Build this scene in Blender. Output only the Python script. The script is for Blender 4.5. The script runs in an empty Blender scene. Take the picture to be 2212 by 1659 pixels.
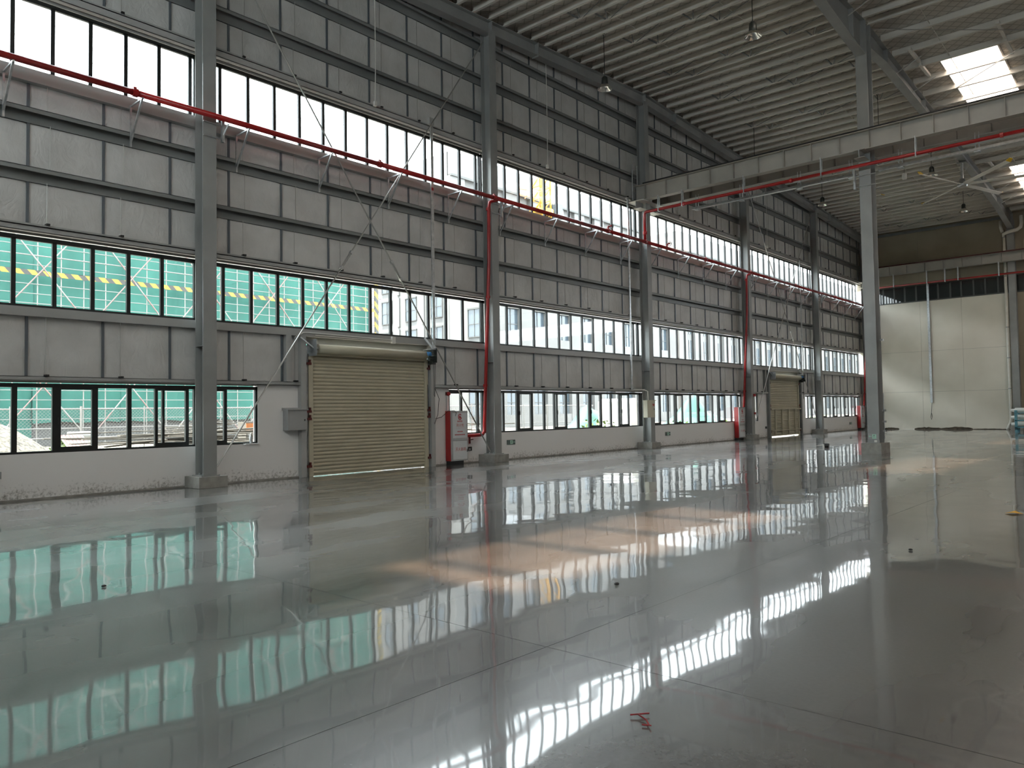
import bpy, math, random
from mathutils import Vector, Matrix, noise
random.seed(7)
C = bpy.context.scene.collection
SC = bpy.context.scene

# ------------------------------------------------------------------ camera
RT = Vector((0.74653172, 0.6651543, -0.01612906)); UP = Vector((0.03663937, -0.01689311, 0.99918576)); FW = Vector((-0.66434023, 0.74651483, 0.03698207))
cam = bpy.data.cameras.new('camera'); camo = bpy.data.objects.new('camera', cam); C.objects.link(camo)
camo.matrix_world = Matrix(((RT.x, UP.x, -FW.x, 16.107), (RT.y, UP.y, -FW.y, 0.0), (RT.z, UP.z, -FW.z, 1.487), (0, 0, 0, 1)))
cam.sensor_fit = 'HORIZONTAL'; cam.sensor_width = 36.0; cam.lens = 1645.9 * 36.0 / 2212.0
cam.clip_start = 0.05; cam.clip_end = 2000
SC.camera = camo

# ------------------------------------------------------------------ sky, sun, exposure
W = bpy.data.worlds.new('hazy_sky'); SC.world = W; W.use_nodes = True
W.node_tree.nodes['Background'].inputs[0].default_value = (0.885, 0.955, 1.0, 1)
W.node_tree.nodes['Background'].inputs[1].default_value = 2.45
sun = bpy.data.lights.new('sun', 'SUN'); sun.energy = 7.0; sun.angle = math.radians(1.6); sun.color = (1.0, 0.95, 0.88)
suno = bpy.data.objects.new('sun', sun); C.objects.link(suno); suno.location = (-5, -20, 60)
suno.rotation_euler = Vector((0.35, 2.95, -13.6)).to_track_quat('-Z', 'Y').to_euler()

def portal(loc, sx, sy, direction):
    l = bpy.data.lights.new('window_portal', 'AREA'); l.shape = 'RECTANGLE'; l.size = sx; l.size_y = sy
    l.cycles.is_portal = True
    o = bpy.data.objects.new('window_portal', l); C.objects.link(o); o.location = loc
    z = -Vector(direction); x = Vector((0, 1, 0)) if abs(direction[1]) < .5 else Vector((1, 0, 0)); y = z.cross(x)
    o.matrix_world = Matrix(((x.x, y.x, z.x, loc[0]), (x.y, y.y, z.y, loc[1]), (x.z, y.z, z.z, loc[2]), (0, 0, 0, 1)))
for zc, hh in ((1.52, 1.36), (4.27, 1.42), (8.81, 1.42)):
    portal((-0.25, 25.7, zc), 54.0, hh, (1, 0, 0))
    if zc > 8: portal((17.7, -1.6, zc), 35.0, hh, (0, 1, 0))
SKYX = [(9.8, 11.6), (18.8, 20.6), (27.8, 29.6)]
SKYY = [(1.9, 7.5), (15.6, 21.2), (30.3, 35.9), (43.9, 49.5)]
vs = SC.view_settings
SC.display_settings.display_device = 'sRGB'
vs.view_transform = 'Standard'; vs.look = 'None'; vs.gamma = 1.0; vs.use_curve_mapping = False
vs.exposure = 2.35
cy = SC.cycles
cy.max_bounces = 7; cy.diffuse_bounces = 5; cy.glossy_bounces = 3; cy.transmission_bounces = 4; cy.transparent_max_bounces = 12
cy.use_adaptive_sampling = True; cy.adaptive_threshold = 0.055; cy.adaptive_min_samples = 16; cy.time_limit = 1000; cy.use_light_tree = False
cy.use_denoising = True; cy.sample_clamp_indirect = 6.0; cy.caustics_reflective = False; cy.caustics_refractive = False
try:
    cy.denoiser = 'OPENIMAGEDENOISE'; cy.denoising_input_passes = 'RGB_ALBEDO_NORMAL'
except Exception:
    pass

# ------------------------------------------------------------------ materials
def mat(name, col, rough=0.5, metal=0.0, spec=0.5):
    m = bpy.data.materials.new(name); m.use_nodes = True
    p = m.node_tree.nodes['Principled BSDF']
    p.inputs['Base Color'].default_value = (*col, 1); p.inputs['Roughness'].default_value = rough
    p.inputs['Metallic'].default_value = metal; p.inputs['Specular IOR Level'].default_value = spec
    return m
def nd(m, t, **kw):
    n = m.node_tree.nodes.new(t)
    for k, v in kw.items(): setattr(n, k, v)
    return n
def lk(m, a, b): m.node_tree.links.new(a, b)
def pos(m, scale=(1, 1, 1)):
    g = nd(m, 'ShaderNodeNewGeometry'); mp = nd(m, 'ShaderNodeMapping'); mp.inputs['Scale'].default_value = scale
    lk(m, g.outputs['Position'], mp.inputs['Vector']); return mp.outputs[0]
def vary(m, c1, c2, scale=2.0, detail=4, stretch=(1, 1, 1), lo=0.35, hi=0.65, bump=0.0, bdist=0.01, rough=None):
    p = m.node_tree.nodes['Principled BSDF']
    n = nd(m, 'ShaderNodeTexNoise'); n.inputs['Scale'].default_value = scale; n.inputs['Detail'].default_value = detail
    lk(m, pos(m, stretch), n.inputs['Vector'])
    r = nd(m, 'ShaderNodeValToRGB'); r.color_ramp.elements[0].position = lo; r.color_ramp.elements[1].position = hi
    r.color_ramp.elements[0].color = (*c1, 1); r.color_ramp.elements[1].color = (*c2, 1)
    lk(m, n.outputs['Fac'], r.inputs['Fac']); lk(m, r.outputs['Color'], p.inputs['Base Color'])
    if bump:
        b = nd(m, 'ShaderNodeBump'); b.inputs['Strength'].default_value = bump; b.inputs['Distance'].default_value = bdist
        lk(m, n.outputs['Fac'], b.inputs['Height']); lk(m, b.outputs[0], p.inputs['Normal'])
    return m
def vmat(name, c1, c2, rough=0.5, metal=0.0, **kw):
    return vary(mat(name, c1, rough, metal), c1, c2, **kw)

M = {}
M['steel'] = vmat('painted_grey_steel', (0.255, 0.262, 0.256), (0.31, 0.317, 0.308), 0.42, scale=1.3)
M['steel_dark'] = vmat('dark_grey_girt_steel', (0.17, 0.18, 0.178), (0.23, 0.24, 0.236), 0.4, scale=1.5, stretch=(1, .3, 1))
M['steel_beam'] = vmat('grey_crane_beam_paint', (0.33, 0.32, 0.29), (0.40, 0.385, 0.35), 0.5, scale=1.1)
M['steel_sill'] = vmat('grey_window_channel_paint', (0.34, 0.345, 0.335), (0.40, 0.405, 0.395), 0.38, scale=1.5, stretch=(1, .3, 1))
M['galv'] = vmat('galvanised_steel', (0.42, 0.44, 0.45), (0.58, 0.60, 0.61), 0.32, 0.75, scale=9)
M['purlin'] = vmat('purlin_grey_paint', (0.64, 0.615, 0.565), (0.75, 0.725, 0.67), 0.4, scale=2, stretch=(.3, 1, 1))
M['batten'] = mat('blue_grey_seam_strip', (0.13, 0.15, 0.17), 0.35, 0.3)
M['rod'] = mat('bright_steel_rod', (0.45, 0.45, 0.43), 0.35, 0.8)
M['black'] = mat('black_rubber', (0.015, 0.015, 0.015), 0.5)
M['frame'] = mat('black_window_frame', (0.012, 0.014, 0.014), 0.38)
M['frame_grey'] = mat('dark_grey_window_frame', (0.06, 0.065, 0.06), 0.4)
M['beige'] = vmat('beige_roller_slat_paint', (0.46, 0.425, 0.315), (0.52, 0.48, 0.36), 0.38, scale=1.2)
M['box_beige'] = mat('cream_enclosure_paint', (0.56, 0.53, 0.41), 0.35)
M['box_grey'] = mat('grey_enclosure_paint', (0.34, 0.345, 0.34), 0.4)
M['red'] = vmat('red_pipe_paint', (0.30, 0.008, 0.010), (0.36, 0.014, 0.013), 0.3, scale=3)
M['red_dark'] = mat('dark_red_plastic', (0.09, 0.012, 0.01), 0.45)
M['red_text'] = mat('red_print', (0.42, 0.02, 0.025), 0.5)
M['white'] = mat('white_plastic', (0.72, 0.71, 0.67), 0.35)
M['white_door'] = mat('white_cabinet_door', (0.66, 0.68, 0.69), 0.25)
M['cab_frame'] = mat('aluminium_cabinet_frame', (0.45, 0.46, 0.46), 0.35, 0.5)
M['pvc'] = vmat('white_rainwater_pipe', (0.60, 0.58, 0.52), (0.68, 0.66, 0.6), 0.4, scale=4)
M['pvc_dull'] = mat('dull_white_drum', (0.25, 0.25, 0.24), 0.5)
M['green_plate'] = mat('dark_sign_plate', (0.10, 0.14, 0.125), 0.35)
M['green_light'] = mat('pale_green_sign_print', (0.42, 0.68, 0.55), 0.4)
M['yellow'] = mat('yellow_plastic', (0.75, 0.48, 0.03), 0.4)
M['blue'] = mat('blue_motor_paint', (0.05, 0.22, 0.5), 0.4)
M['teal'] = mat('teal_rack_paint', (0.12, 0.34, 0.42), 0.45)
M['chrome'] = mat('polished_reflector', (0.80, 0.80, 0.76), 0.18, 1.0)
M['lamp_dark'] = mat('dark_lamp_housing', (0.05, 0.055, 0.05), 0.35, 0.5)
M['blade'] = mat('pale_fan_blade', (0.80, 0.79, 0.74), 0.35)
M['concrete'] = vmat('rough_concrete', (0.24, 0.235, 0.215), (0.34, 0.33, 0.30), 0.85, scale=5, bump=0.3)
M['wire_red'] = mat('red_wire', (0.30, 0.01, 0.015), 0.4)
M['leaf'] = mat('yellow_leaf', (0.62, 0.33, 0.02), 0.6)
M['glow'] = mat('green_indicator', (0.3, 0.9, 0.6), 0.4)

# insulation facing with wrinkles
m = vmat('wrinkled_white_insulation_facing', (0.52, 0.52, 0.505), (0.60, 0.60, 0.585), 0.42, scale=1.6)
p = m.node_tree.nodes['Principled BSDF']
n1 = nd(m, 'ShaderNodeTexNoise'); n1.inputs['Scale'].default_value = 3.2; n1.inputs['Detail'].default_value = 5; n1.inputs['Distortion'].default_value = 1.6
lk(m, pos(m, (1, 1.3, 0.8)), n1.inputs['Vector'])
n2 = nd(m, 'ShaderNodeTexVoronoi'); n2.inputs['Scale'].default_value = 2.3; n2.feature = 'DISTANCE_TO_EDGE'; lk(m, pos(m, (1, 1.3, 0.9)), n2.inputs['Vector'])
ad = nd(m, 'ShaderNodeMath', operation='MULTIPLY_ADD'); ad.inputs[1].default_value = 0.25; lk(m, n2.outputs['Distance'], ad.inputs[0]); lk(m, n1.outputs['Fac'], ad.inputs[2])
b = nd(m, 'ShaderNodeBump'); b.inputs['Strength'].default_value = 0.5; b.inputs['Distance'].default_value = 0.04
lk(m, ad.outputs[0], b.inputs['Height']); lk(m, b.outputs[0], p.inputs['Normal'])
M['insul'] = m

# plastered wall with spatter near the floor
m = mat('white_plaster_with_dirt_spatter', (0.6, 0.59, 0.57), 0.75)
p = m.node_tree.nodes['Principled BSDF']
g = nd(m, 'ShaderNodeNewGeometry'); sx = nd(m, 'ShaderNodeSeparateXYZ'); lk(m, g.outputs['Position'], sx.inputs[0])
mr = nd(m, 'ShaderNodeMapRange'); mr.inputs[1].default_value = 0.0; mr.inputs[2].default_value = 0.42; mr.inputs[3].default_value = 0.45; mr.inputs[4].default_value = 0.16
lk(m, sx.outputs['Z'], mr.inputs[0])
nf = nd(m, 'ShaderNodeTexNoise'); nf.inputs['Scale'].default_value = 15; nf.inputs['Detail'].default_value = 8; nf.inputs['Roughness'].default_value = 0.75
lk(m, g.outputs['Position'], nf.inputs['Vector'])
nl = nd(m, 'ShaderNodeTexNoise'); nl.inputs['Scale'].default_value = 1.1; nl.inputs['Detail'].default_value = 2; lk(m, g.outputs['Position'], nl.inputs['Vector'])
mx = nd(m, 'ShaderNodeMath', operation='MULTIPLY_ADD'); mx.inputs[1].default_value = 0.30; lk(m, nl.outputs['Fac'], mx.inputs[0]); lk(m, mr.outputs[0], mx.inputs[2])
lt = nd(m, 'ShaderNodeMath', operation='SUBTRACT'); lk(m, mx.outputs[0], lt.inputs[0]); lk(m, nf.outputs['Fac'], lt.inputs[1])
rp = nd(m, 'ShaderNodeValToRGB'); rp.color_ramp.elements[0].position = 0.0; rp.color_ramp.elements[1].position = 0.2
rp.color_ramp.elements[0].color = (0.80, 0.79, 0.775, 1); rp.color_ramp.elements[1].color = (0.27, 0.26, 0.235, 1)
lk(m, lt.outputs[0], rp.inputs['Fac']); lk(m, rp.outputs[0], p.inputs['Base Color'])
M['plaster'] = m

# end wall board
m = vmat('beige_board_cladding', (0.72, 0.675, 0.575), (0.80, 0.755, 0.655), 0.62, scale=0.55, detail=3, bump=0.05)
M['board'] = m
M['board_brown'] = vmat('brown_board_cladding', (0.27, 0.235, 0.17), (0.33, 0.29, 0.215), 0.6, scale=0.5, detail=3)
M['board_dirt'] = vmat('brown_mud_stain', (0.05, 0.04, 0.028), (0.13, 0.10, 0.07), 0.9, scale=7)

# polished concrete floor
m = mat('polished_grey_concrete', (0.2, 0.2, 0.195), 0.3)
p = m.node_tree.nodes['Principled BSDF']
na = nd(m, 'ShaderNodeTexNoise'); na.inputs['Scale'].default_value = 0.45; na.inputs['Detail'].default_value = 5; na.inputs['Roughness'].default_value = 0.5; na.inputs['Distortion'].default_value = 0.0
lk(m, pos(m, (1.6, 0.5, 1)), na.inputs['Vector'])
nb = nd(m, 'ShaderNodeTexNoise'); nb.inputs['Scale'].default_value = 38; nb.inputs['Detail'].default_value = 4; lk(m, pos(m), nb.inputs['Vector'])
mixf = nd(m, 'ShaderNodeMath', operation='MULTIPLY_ADD'); mixf.inputs[1].default_value = 0.28; lk(m, nb.outputs['Fac'], mixf.inputs[0]); lk(m, na.outputs['Fac'], mixf.inputs[2])
cr = nd(m, 'ShaderNodeValToRGB'); cr.color_ramp.elements[0].position = 0.45; cr.color_ramp.elements[1].position = 0.85
cr.color_ramp.elements[0].color = (0.085, 0.083, 0.078, 1); cr.color_ramp.elements[1].color = (0.145, 0.143, 0.138, 1)
lk(m, mixf.outputs[0], cr.inputs['Fac']); lk(m, cr.outputs[0], p.inputs['Base Color'])
rr = nd(m, 'ShaderNodeMapRange'); rr.inputs[1].default_value = 0.35; rr.inputs[2].default_value = 0.7; rr.inputs[3].default_value = 0.20; rr.inputs[4].default_value = 0.34
lk(m, na.outputs['Fac'], rr.inputs[0]); lk(m, rr.outputs[0], p.inputs['Roughness'])
p.inputs['Specular IOR Level'].default_value = 0.75
p.inputs['Coat Weight'].default_value = 0.85; p.inputs['Coat Roughness'].default_value = 0.035; p.inputs['Coat IOR'].default_value = 1.5
M['floor'] = m
M['joint'] = mat('dark_joint_filler', (0.09, 0.09, 0.086), 0.7)

# roof facing: white vinyl with a diamond wire net
m = mat('white_roof_facing_with_wire_net', (0.5, 0.48, 0.44), 0.5)
p = m.node_tree.nodes['Principled BSDF']
w1 = nd(m, 'ShaderNodeTexWave'); w1.inputs['Scale'].default_value = 1.6; w1.bands_direction = 'DIAGONAL'; w1.inputs['Distortion'].default_value = 0.3; lk(m, pos(m, (1, 1, 0)), w1.inputs['Vector'])
w2 = nd(m, 'ShaderNodeTexWave'); w2.inputs['Scale'].default_value = 1.6; w2.bands_direction = 'DIAGONAL'; w2.inputs['Distortion'].default_value = 0.3; lk(m, pos(m, (1, -1, 0)), w2.inputs['Vector'])
mn = nd(m, 'ShaderNodeMath', operation='MINIMUM'); lk(m, w1.outputs['Fac'], mn.inputs[0]); lk(m, w2.outputs['Fac'], mn.inputs[1])
cr = nd(m, 'ShaderNodeValToRGB'); cr.color_ramp.elements[0].position = 0.0; cr.color_ramp.elements[1].position = 0.08
cr.color_ramp.elements[0].color = (0.36, 0.345, 0.31, 1); cr.color_ramp.elements[1].color = (0.60, 0.575, 0.53, 1)
lk(m, mn.outputs[0], cr.inputs['Fac']); lk(m, cr.outputs[0], p.inputs['Base Color'])
bb = nd(m, 'ShaderNodeBump'); bb.inputs['Strength'].default_value = 0.5; bb.inputs['Distance'].default_value = 0.03; lk(m, mn.outputs[0], bb.inputs['Height']); lk(m, bb.outputs[0], p.inputs['Normal'])
M['roof'] = m

# thin window glass
def glass(name, tint, refl):
    m = bpy.data.materials.new(name); m.use_nodes = True; nt = m.node_tree; nt.nodes.clear()
    o = nt.nodes.new('ShaderNodeOutputMaterial'); t = nt.nodes.new('ShaderNodeBsdfTransparent'); t.inputs[0].default_value = (*tint, 1)
    gl = nt.nodes.new('ShaderNodeBsdfGlossy'); gl.inputs['Roughness'].default_value = 0.02; gl.inputs[0].default_value = (1, 1, 1, 1)
    lw = nt.nodes.new('ShaderNodeLayerWeight'); lw.inputs[0].default_value = 0.5
    pw_ = nt.nodes.new('ShaderNodeMath'); pw_.operation = 'POWER'; pw_.inputs[1].default_value = 4.5; nt.links.new(lw.outputs['Facing'], pw_.inputs[0])
    fr = nt.nodes.new('ShaderNodeMath'); fr.operation = 'MULTIPLY_ADD'; fr.inputs[1].default_value = refl; fr.inputs[2].default_value = 0.04; nt.links.new(pw_.outputs[0], fr.inputs[0])
    mx = nt.nodes.new('ShaderNodeMixShader'); nt.links.new(fr.outputs[0], mx.inputs[0]); nt.links.new(t.outputs[0], mx.inputs[1]); nt.links.new(gl.outputs[0], mx.inputs[2]); nt.links.new(mx.outputs[0], o.inputs[0])
    return m
M['glass'] = glass('clear_window_glass', (0.95, 0.97, 0.965), 0.6)
M['glass_far'] = mat('dark_reflecting_glass', (0.03, 0.035, 0.035), 0.03); M['glass_far'].node_tree.nodes['Principled BSDF'].inputs['Specular IOR Level'].default_value = 1.0
# skylight sheet: mostly diffusing, lets a warm part of the sun straight through
m = bpy.data.materials.new('translucent_skylight_sheet'); m.use_nodes = True; nt = m.node_tree; nt.nodes.clear()
o = nt.nodes.new('ShaderNodeOutputMaterial'); t = nt.nodes.new('ShaderNodeBsdfTransparent'); t.inputs[0].default_value = (1.0, 0.68, 0.47, 1)
tl = nt.nodes.new('ShaderNodeBsdfTranslucent'); tl.inputs[0].default_value = (0.2, 0.204, 0.204, 1)
mx = nt.nodes.new('ShaderNodeMixShader'); mx.inputs[0].default_value = 0.66
nt.links.new(t.outputs[0], mx.inputs[1]); nt.links.new(tl.outputs[0], mx.inputs[2]); nt.links.new(mx.outputs[0], o.inputs[0])
M['skylight'] = m
# outdoors
M['facade'] = vmat('pale_concrete_facade', (0.115, 0.113, 0.11), (0.145, 0.143, 0.139), 0.8, scale=0.25)
M['reveal'] = mat('grey_window_reveal', (0.075, 0.075, 0.073), 0.8)
M['fglass'] = mat('blue_grey_office_glass', (0.05, 0.066, 0.08), 0.12)
M['ground'] = vmat('pale_sandy_ground', (0.055, 0.049, 0.039), (0.12, 0.108, 0.088), 0.95, scale=0.6, detail=8)
M['gravel'] = vmat('pale_gravel', (0.018, 0.016, 0.012), (0.10, 0.09, 0.07), 0.95, scale=9, detail=6, bump=1.0, bdist=0.05)
M['net'] = vmat('green_safety_net', (0.010, 0.082, 0.063), (0.020, 0.118, 0.092), 0.7, scale=0.5, detail=6, stretch=(1, 1, .35))
M['tarp'] = vmat('green_tarpaulin', (0.010, 0.055, 0.04), (0.022, 0.09, 0.066), 0.6, scale=1.2, detail=5, bump=.6, bdist=.05)
M['pole'] = mat('pale_scaffold_tube', (0.17, 0.16, 0.148), 0.5)
M['pole_red'] = vmat('red_white_scaffold_brace', (0.19, 0.11, 0.10), (0.21, 0.195, 0.18), 0.5, scale=0.45, detail=0, lo=.49, hi=.5)
M['timber'] = vmat('weathered_timber', (0.05, 0.042, 0.032), (0.14, 0.125, 0.105), 0.85, scale=5, stretch=(6, .4, 6))
M['crane'] = mat('yellow_tower_crane_paint', (0.34, 0.17, 0.015), 0.5)
M['orange'] = mat('orange_crane_jib_paint', (0.34, 0.11, 0.03), 0.5)
M['bush'] = vmat('green_foliage', (0.05, 0.10, 0.015), (0.12, 0.17, 0.035), 0.8, scale=6)
M['sheet_red'] = mat('faded_red_corrugated_sheet', (0.075, 0.02, 0.015), 0.6)
M['stripe'] = mat('yellow_black_striped_board', (0.6, 0.4, 0.03), 0.5)
m = M['stripe']; p = m.node_tree.nodes['Principled BSDF']; g = nd(m, 'ShaderNodeNewGeometry'); sx = nd(m, 'ShaderNodeSeparateXYZ'); lk(m, g.outputs['Position'], sx.inputs[0])
s1 = nd(m, 'ShaderNodeMath', operation='MULTIPLY_ADD'); s1.inputs[1].default_value = 0.9; lk(m, sx.outputs['Z'], s1.inputs[0]); lk(m, sx.outputs['Y'], s1.inputs[2])
s2 = nd(m, 'ShaderNodeMath', operation='PINGPONG'); s2.inputs[1].default_value = 0.4; lk(m, s1.outputs[0], s2.inputs[0])
s3 = nd(m, 'ShaderNodeMath', operation='GREATER_THAN'); s3.inputs[1].default_value = 0.2; lk(m, s2.outputs[0], s3.inputs[0])
cr = nd(m, 'ShaderNodeValToRGB'); cr.color_ramp.interpolation = 'CONSTANT'; cr.color_ramp.elements[1].position = 0.5
cr.color_ramp.elements[0].color = (0.025, 0.025, 0.022, 1); cr.color_ramp.elements[1].color = (0.26, 0.165, 0.012, 1)
lk(m, s3.outputs[0], cr.inputs['Fac']); lk(m, cr.outputs[0], p.inputs['Base Color'])

# ------------------------------------------------------------------ mesh helpers
ORG = {}
class MB:
    def __init__(s): s.v = []; s.f = []
    def box(s, x0, y0, z0, x1, y1, z1):
        if x0 > x1: x0, x1 = x1, x0
        if y0 > y1: y0, y1 = y1, y0
        if z0 > z1: z0, z1 = z1, z0
        i = len(s.v)
        s.v += [(x0, y0, z0), (x1, y0, z0), (x1, y1, z0), (x0, y1, z0), (x0, y0, z1), (x1, y0, z1), (x1, y1, z1), (x0, y1, z1)]
        s.f += [(i, i+3, i+2, i+1), (i+4, i+5, i+6, i+7), (i, i+1, i+5, i+4), (i+1, i+2, i+6, i+5), (i+2, i+3, i+7, i+6), (i+3, i, i+4, i+7)]
        return s
    def bar(s, a, b, w, h=None, up=(0, 0, 1)):
        h = h or w; a = Vector(a); b = Vector(b); d = (b - a).normalized(); u = Vector(up)
        if abs(d.dot(u)) > 0.99: u = Vector((0, 1, 0))
        r = d.cross(u).normalized(); u = r.cross(d); i = len(s.v)
        for q in (a, b):
            for sx, sy in ((-1, -1), (1, -1), (1, 1), (-1, 1)): s.v.append(tuple(q + r * (sx * w / 2) + u * (sy * h / 2)))
        s.f += [(i, i+1, i+2, i+3), (i+7, i+6, i+5, i+4)] + [(i+k, i+4+k, i+4+(k+1) % 4, i+(k+1) % 4) for k in range(4)]
        return s
    def tube(s, pts, r, n=10, cap=True):
        pts = [Vector(q) for q in pts]; i0 = len(s.v); rs = r if isinstance(r, (list, tuple)) else [r] * len(pts); ref = None
        for k, q in enumerate(pts):
            d = (pts[min(k+1, len(pts)-1)] - pts[max(k-1, 0)]).normalized()
            if ref is None: ref = Vector((0, 0, 1)) if abs(d.z) < 0.9 else Vector((1, 0, 0))
            a = d.cross(ref).normalized(); b_ = a.cross(d).normalized(); ref = b_
            for j in range(n):
                t = 2 * math.pi * j / n; s.v.append(tuple(q + (a * math.cos(t) + b_ * math.sin(t)) * rs[k]))
        for k in range(len(pts) - 1):
            for j in range(n):
                s.f.append((i0+k*n+j, i0+k*n+(j+1) % n, i0+(k+1)*n+(j+1) % n, i0+(k+1)*n+j))
        if cap:
            s.f.append(tuple(i0+j for j in range(n))[::-1]); s.f.append(tuple(i0+(len(pts)-1)*n+j for j in range(n)))
        return s
    def lathe(s, c, prof, n=20, axis='z'):
        i0 = len(s.v)
        for r, h in prof:
            for j in range(n):
                t = 2 * math.pi * j / n; a, b_ = r * math.cos(t), r * math.sin(t)
                s.v.append((c[0]+a, c[1]+b_, c[2]+h) if axis == 'z' else ((c[0]+h, c[1]+a, c[2]+b_) if axis == 'x' else (c[0]+a, c[1]+h, c[2]+b_)))
        for k in range(len(prof)-1):
            for j in range(n): s.f.append((i0+k*n+j, i0+k*n+(j+1) % n, i0+(k+1)*n+(j+1) % n, i0+(k+1)*n+j))
        return s
    def prism(s, poly, off):   # poly: list of 3d points, extruded by vector off
        i = len(s.v); n = len(poly); s.v += [tuple(q) for q in poly] + [tuple(Vector(q) + Vector(off)) for q in poly]
        s.f += [tuple(range(i, i+n))[::-1], tuple(range(i+n, i+2*n))] + [(i+k, i+(k+1) % n, i+n+(k+1) % n, i+n+k) for k in range(n)]
        return s
    def mesh(s, name, m, org=(0, 0, 0), smooth=False):
        me = bpy.data.meshes.new(name); ox, oy, oz = org
        me.from_pydata([(x-ox, y-oy, z-oz) for x, y, z in s.v], [], s.f); me.materials.append(m)
        if smooth: me.polygons.foreach_set('use_smooth', [True] * len(me.polygons))
        me.update(); return me
    def build(s, name, m, parent=None, smooth=False, org=None):
        if isinstance(m, str): m = M[m]
        if parent is not None:
            o_ = ORG[parent.name]; me = s.mesh(name, m, o_, smooth); ob = bpy.data.objects.new(name, me); C.objects.link(ob); ob.parent = parent; ORG[ob.name] = o_
        else:
            o_ = org or (0, 0, 0); me = s.mesh(name, m, o_, smooth); ob = bpy.data.objects.new(name, me); C.objects.link(ob); ob.location = o_; ORG[ob.name] = o_
        return ob
def tag(o, label, cat, group=None, kind=None):
    o['label'] = label; o['category'] = cat
    if group: o['group'] = group
    if kind: o['kind'] = kind
    return o
def thing(name, loc, label, cat, group=None, kind=None):
    o = bpy.data.objects.new(name, None); C.objects.link(o); o.location = loc; o.empty_display_size = 0.2; ORG[o.name] = tuple(loc)
    return tag(o, label, cat, group, kind)
def inst(name, me, parent, loc):       # loc in world; mesh is centred on its own origin
    ob = bpy.data.objects.new(name, me); C.objects.link(ob); ob.parent = parent; po = ORG[parent.name]
    ob.location = (loc[0]-po[0], loc[1]-po[1], loc[2]-po[2]); ORG[ob.name] = po; return ob
def dup(root, delta, label):
    r = root.copy(); C.objects.link(r); r.location = Vector(root.location) + Vector(delta); r['label'] = label
    ORG[r.name] = tuple(r.location)
    for ch in list(root.children):
        c = ch.copy(); C.objects.link(c); c.parent = r
        for gc in ch.children:
            d = gc.copy(); C.objects.link(d); d.parent = c
    return r
def box(name, m, parent, *b, **k): return MB().box(*b).build(name, m, parent, **k)
_tx = {}
def text(body, size, parent, x, y, z, m, name='lettering', align='CENTER'):
    cu = bpy.data.curves.new('t', 'FONT'); cu.body = body; cu.size = size; cu.align_x = align; cu.align_y = 'CENTER'; cu.extrude = 0.0; cu.resolution_u = 3
    ob = bpy.data.objects.new('t', cu); C.objects.link(ob); bpy.context.view_layer.update()
    me = bpy.data.meshes.new_from_object(ob.evaluated_get(bpy.context.evaluated_depsgraph_get())); bpy.data.objects.remove(ob); bpy.data.curves.remove(cu)
    po = ORG[parent.name]
    me.transform(Matrix(((0, 0, 1, x-po[0]), (1, 0, 0, y-po[1]), (0, 1, 0, z-po[2]), (0, 0, 0, 1)))); me.materials.clear(); me.materials.append(M[m]); me.name = name
    o = bpy.data.objects.new(name, me); C.objects.link(o); o.parent = parent; ORG[o.name] = po; return o

COL = [-1.2, 7.82, 16.81, 25.63, 34.69, 43.82, 52.75]
YN, YF, XR = -1.35, 52.95, 35.6
SL, RZ, RY = 0.048, 13.89, 25.75
def pb(y): return RZ - SL * abs(y - RY)        # underside of the purlins
def rf(y): return pb(y) + 0.25                 # underside of the roof sheet

# ------------------------------------------------------------------ floor
floor = thing('floor', (0, 0, -0.12), 'polished grey concrete floor with saw-cut joints', 'floor', kind='structure')
box('joint_bed', 'joint', floor, -0.2, YN, -0.16, XR, YF, -0.008)
gx = [-0.2, 4.0, 13.0, 22.0, 31.0, XR]; gy = [YN, 3.78, 12.8, 21.8, 30.8, 39.8, 48.8, YF]
for i in range(len(gx)-1):
    for j in range(len(gy)-1):
        x0, x1, y0, y1 = gx[i]+(0.002 if i else 0), gx[i+1]-0.002, gy[j]+(0.002 if j else 0), gy[j+1]-0.002
        if gx[i] > 21 or gy[j] > 48:
            box('slab', 'floor', floor, x0, y0, -0.12, x1, y1, 0.0); continue
        g_ = 0.075 if y0 < 21 else 0.125; nx, ny = int((x1-x0)/g_), int((y1-y0)/g_); mb = MB()      # gently uneven trowelled surface
        for b_ in range(ny+1):
            yy = y0+(y1-y0)*b_/ny
            for a_ in range(nx+1):
                xx = x0+(x1-x0)*a_/nx
                h_ = 0.0034*noise.noise(Vector((xx*.42, yy*.42, 1.7)))+0.0021*noise.noise(Vector((xx*.95, yy*.95, 7.3)))+0.00125*noise.noise(Vector((xx*2.1, yy*2.1, 3.1)))+(0.00045*noise.noise(Vector((xx*3.9, yy*3.9, 9.2))) if y0 < 21 else 0)
                mb.v.append((xx, yy, h_-.0008))
        w_ = nx+1
        for b_ in range(ny):
            for a_ in range(nx): q_ = b_*w_+a_; mb.f.append((q_, q_+1, q_+w_+1, q_+w_))
        k_ = len(mb.v); mb.v += [(x0, y0, -.12), (x1, y0, -.12), (x1, y1, -.12), (x0, y1, -.12)]; mb.f.append((k_+3, k_+2, k_+1, k_))
        mb.build('slab', 'floor', floor, smooth=True)

# ------------------------------------------------------------------ left wall
wl = thing('wall_left', (0, 25.7, 0), 'long wall of white insulation sheets over a plastered base', 'wall', kind='structure')
ZL, ZLT, ZM, ZMT, ZU, ZUT = 0.86, 2.19, 3.59, 4.97, 8.115, 9.52
DOORS = [(10.58, 14.42), (37.78, 41.62)]
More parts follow.
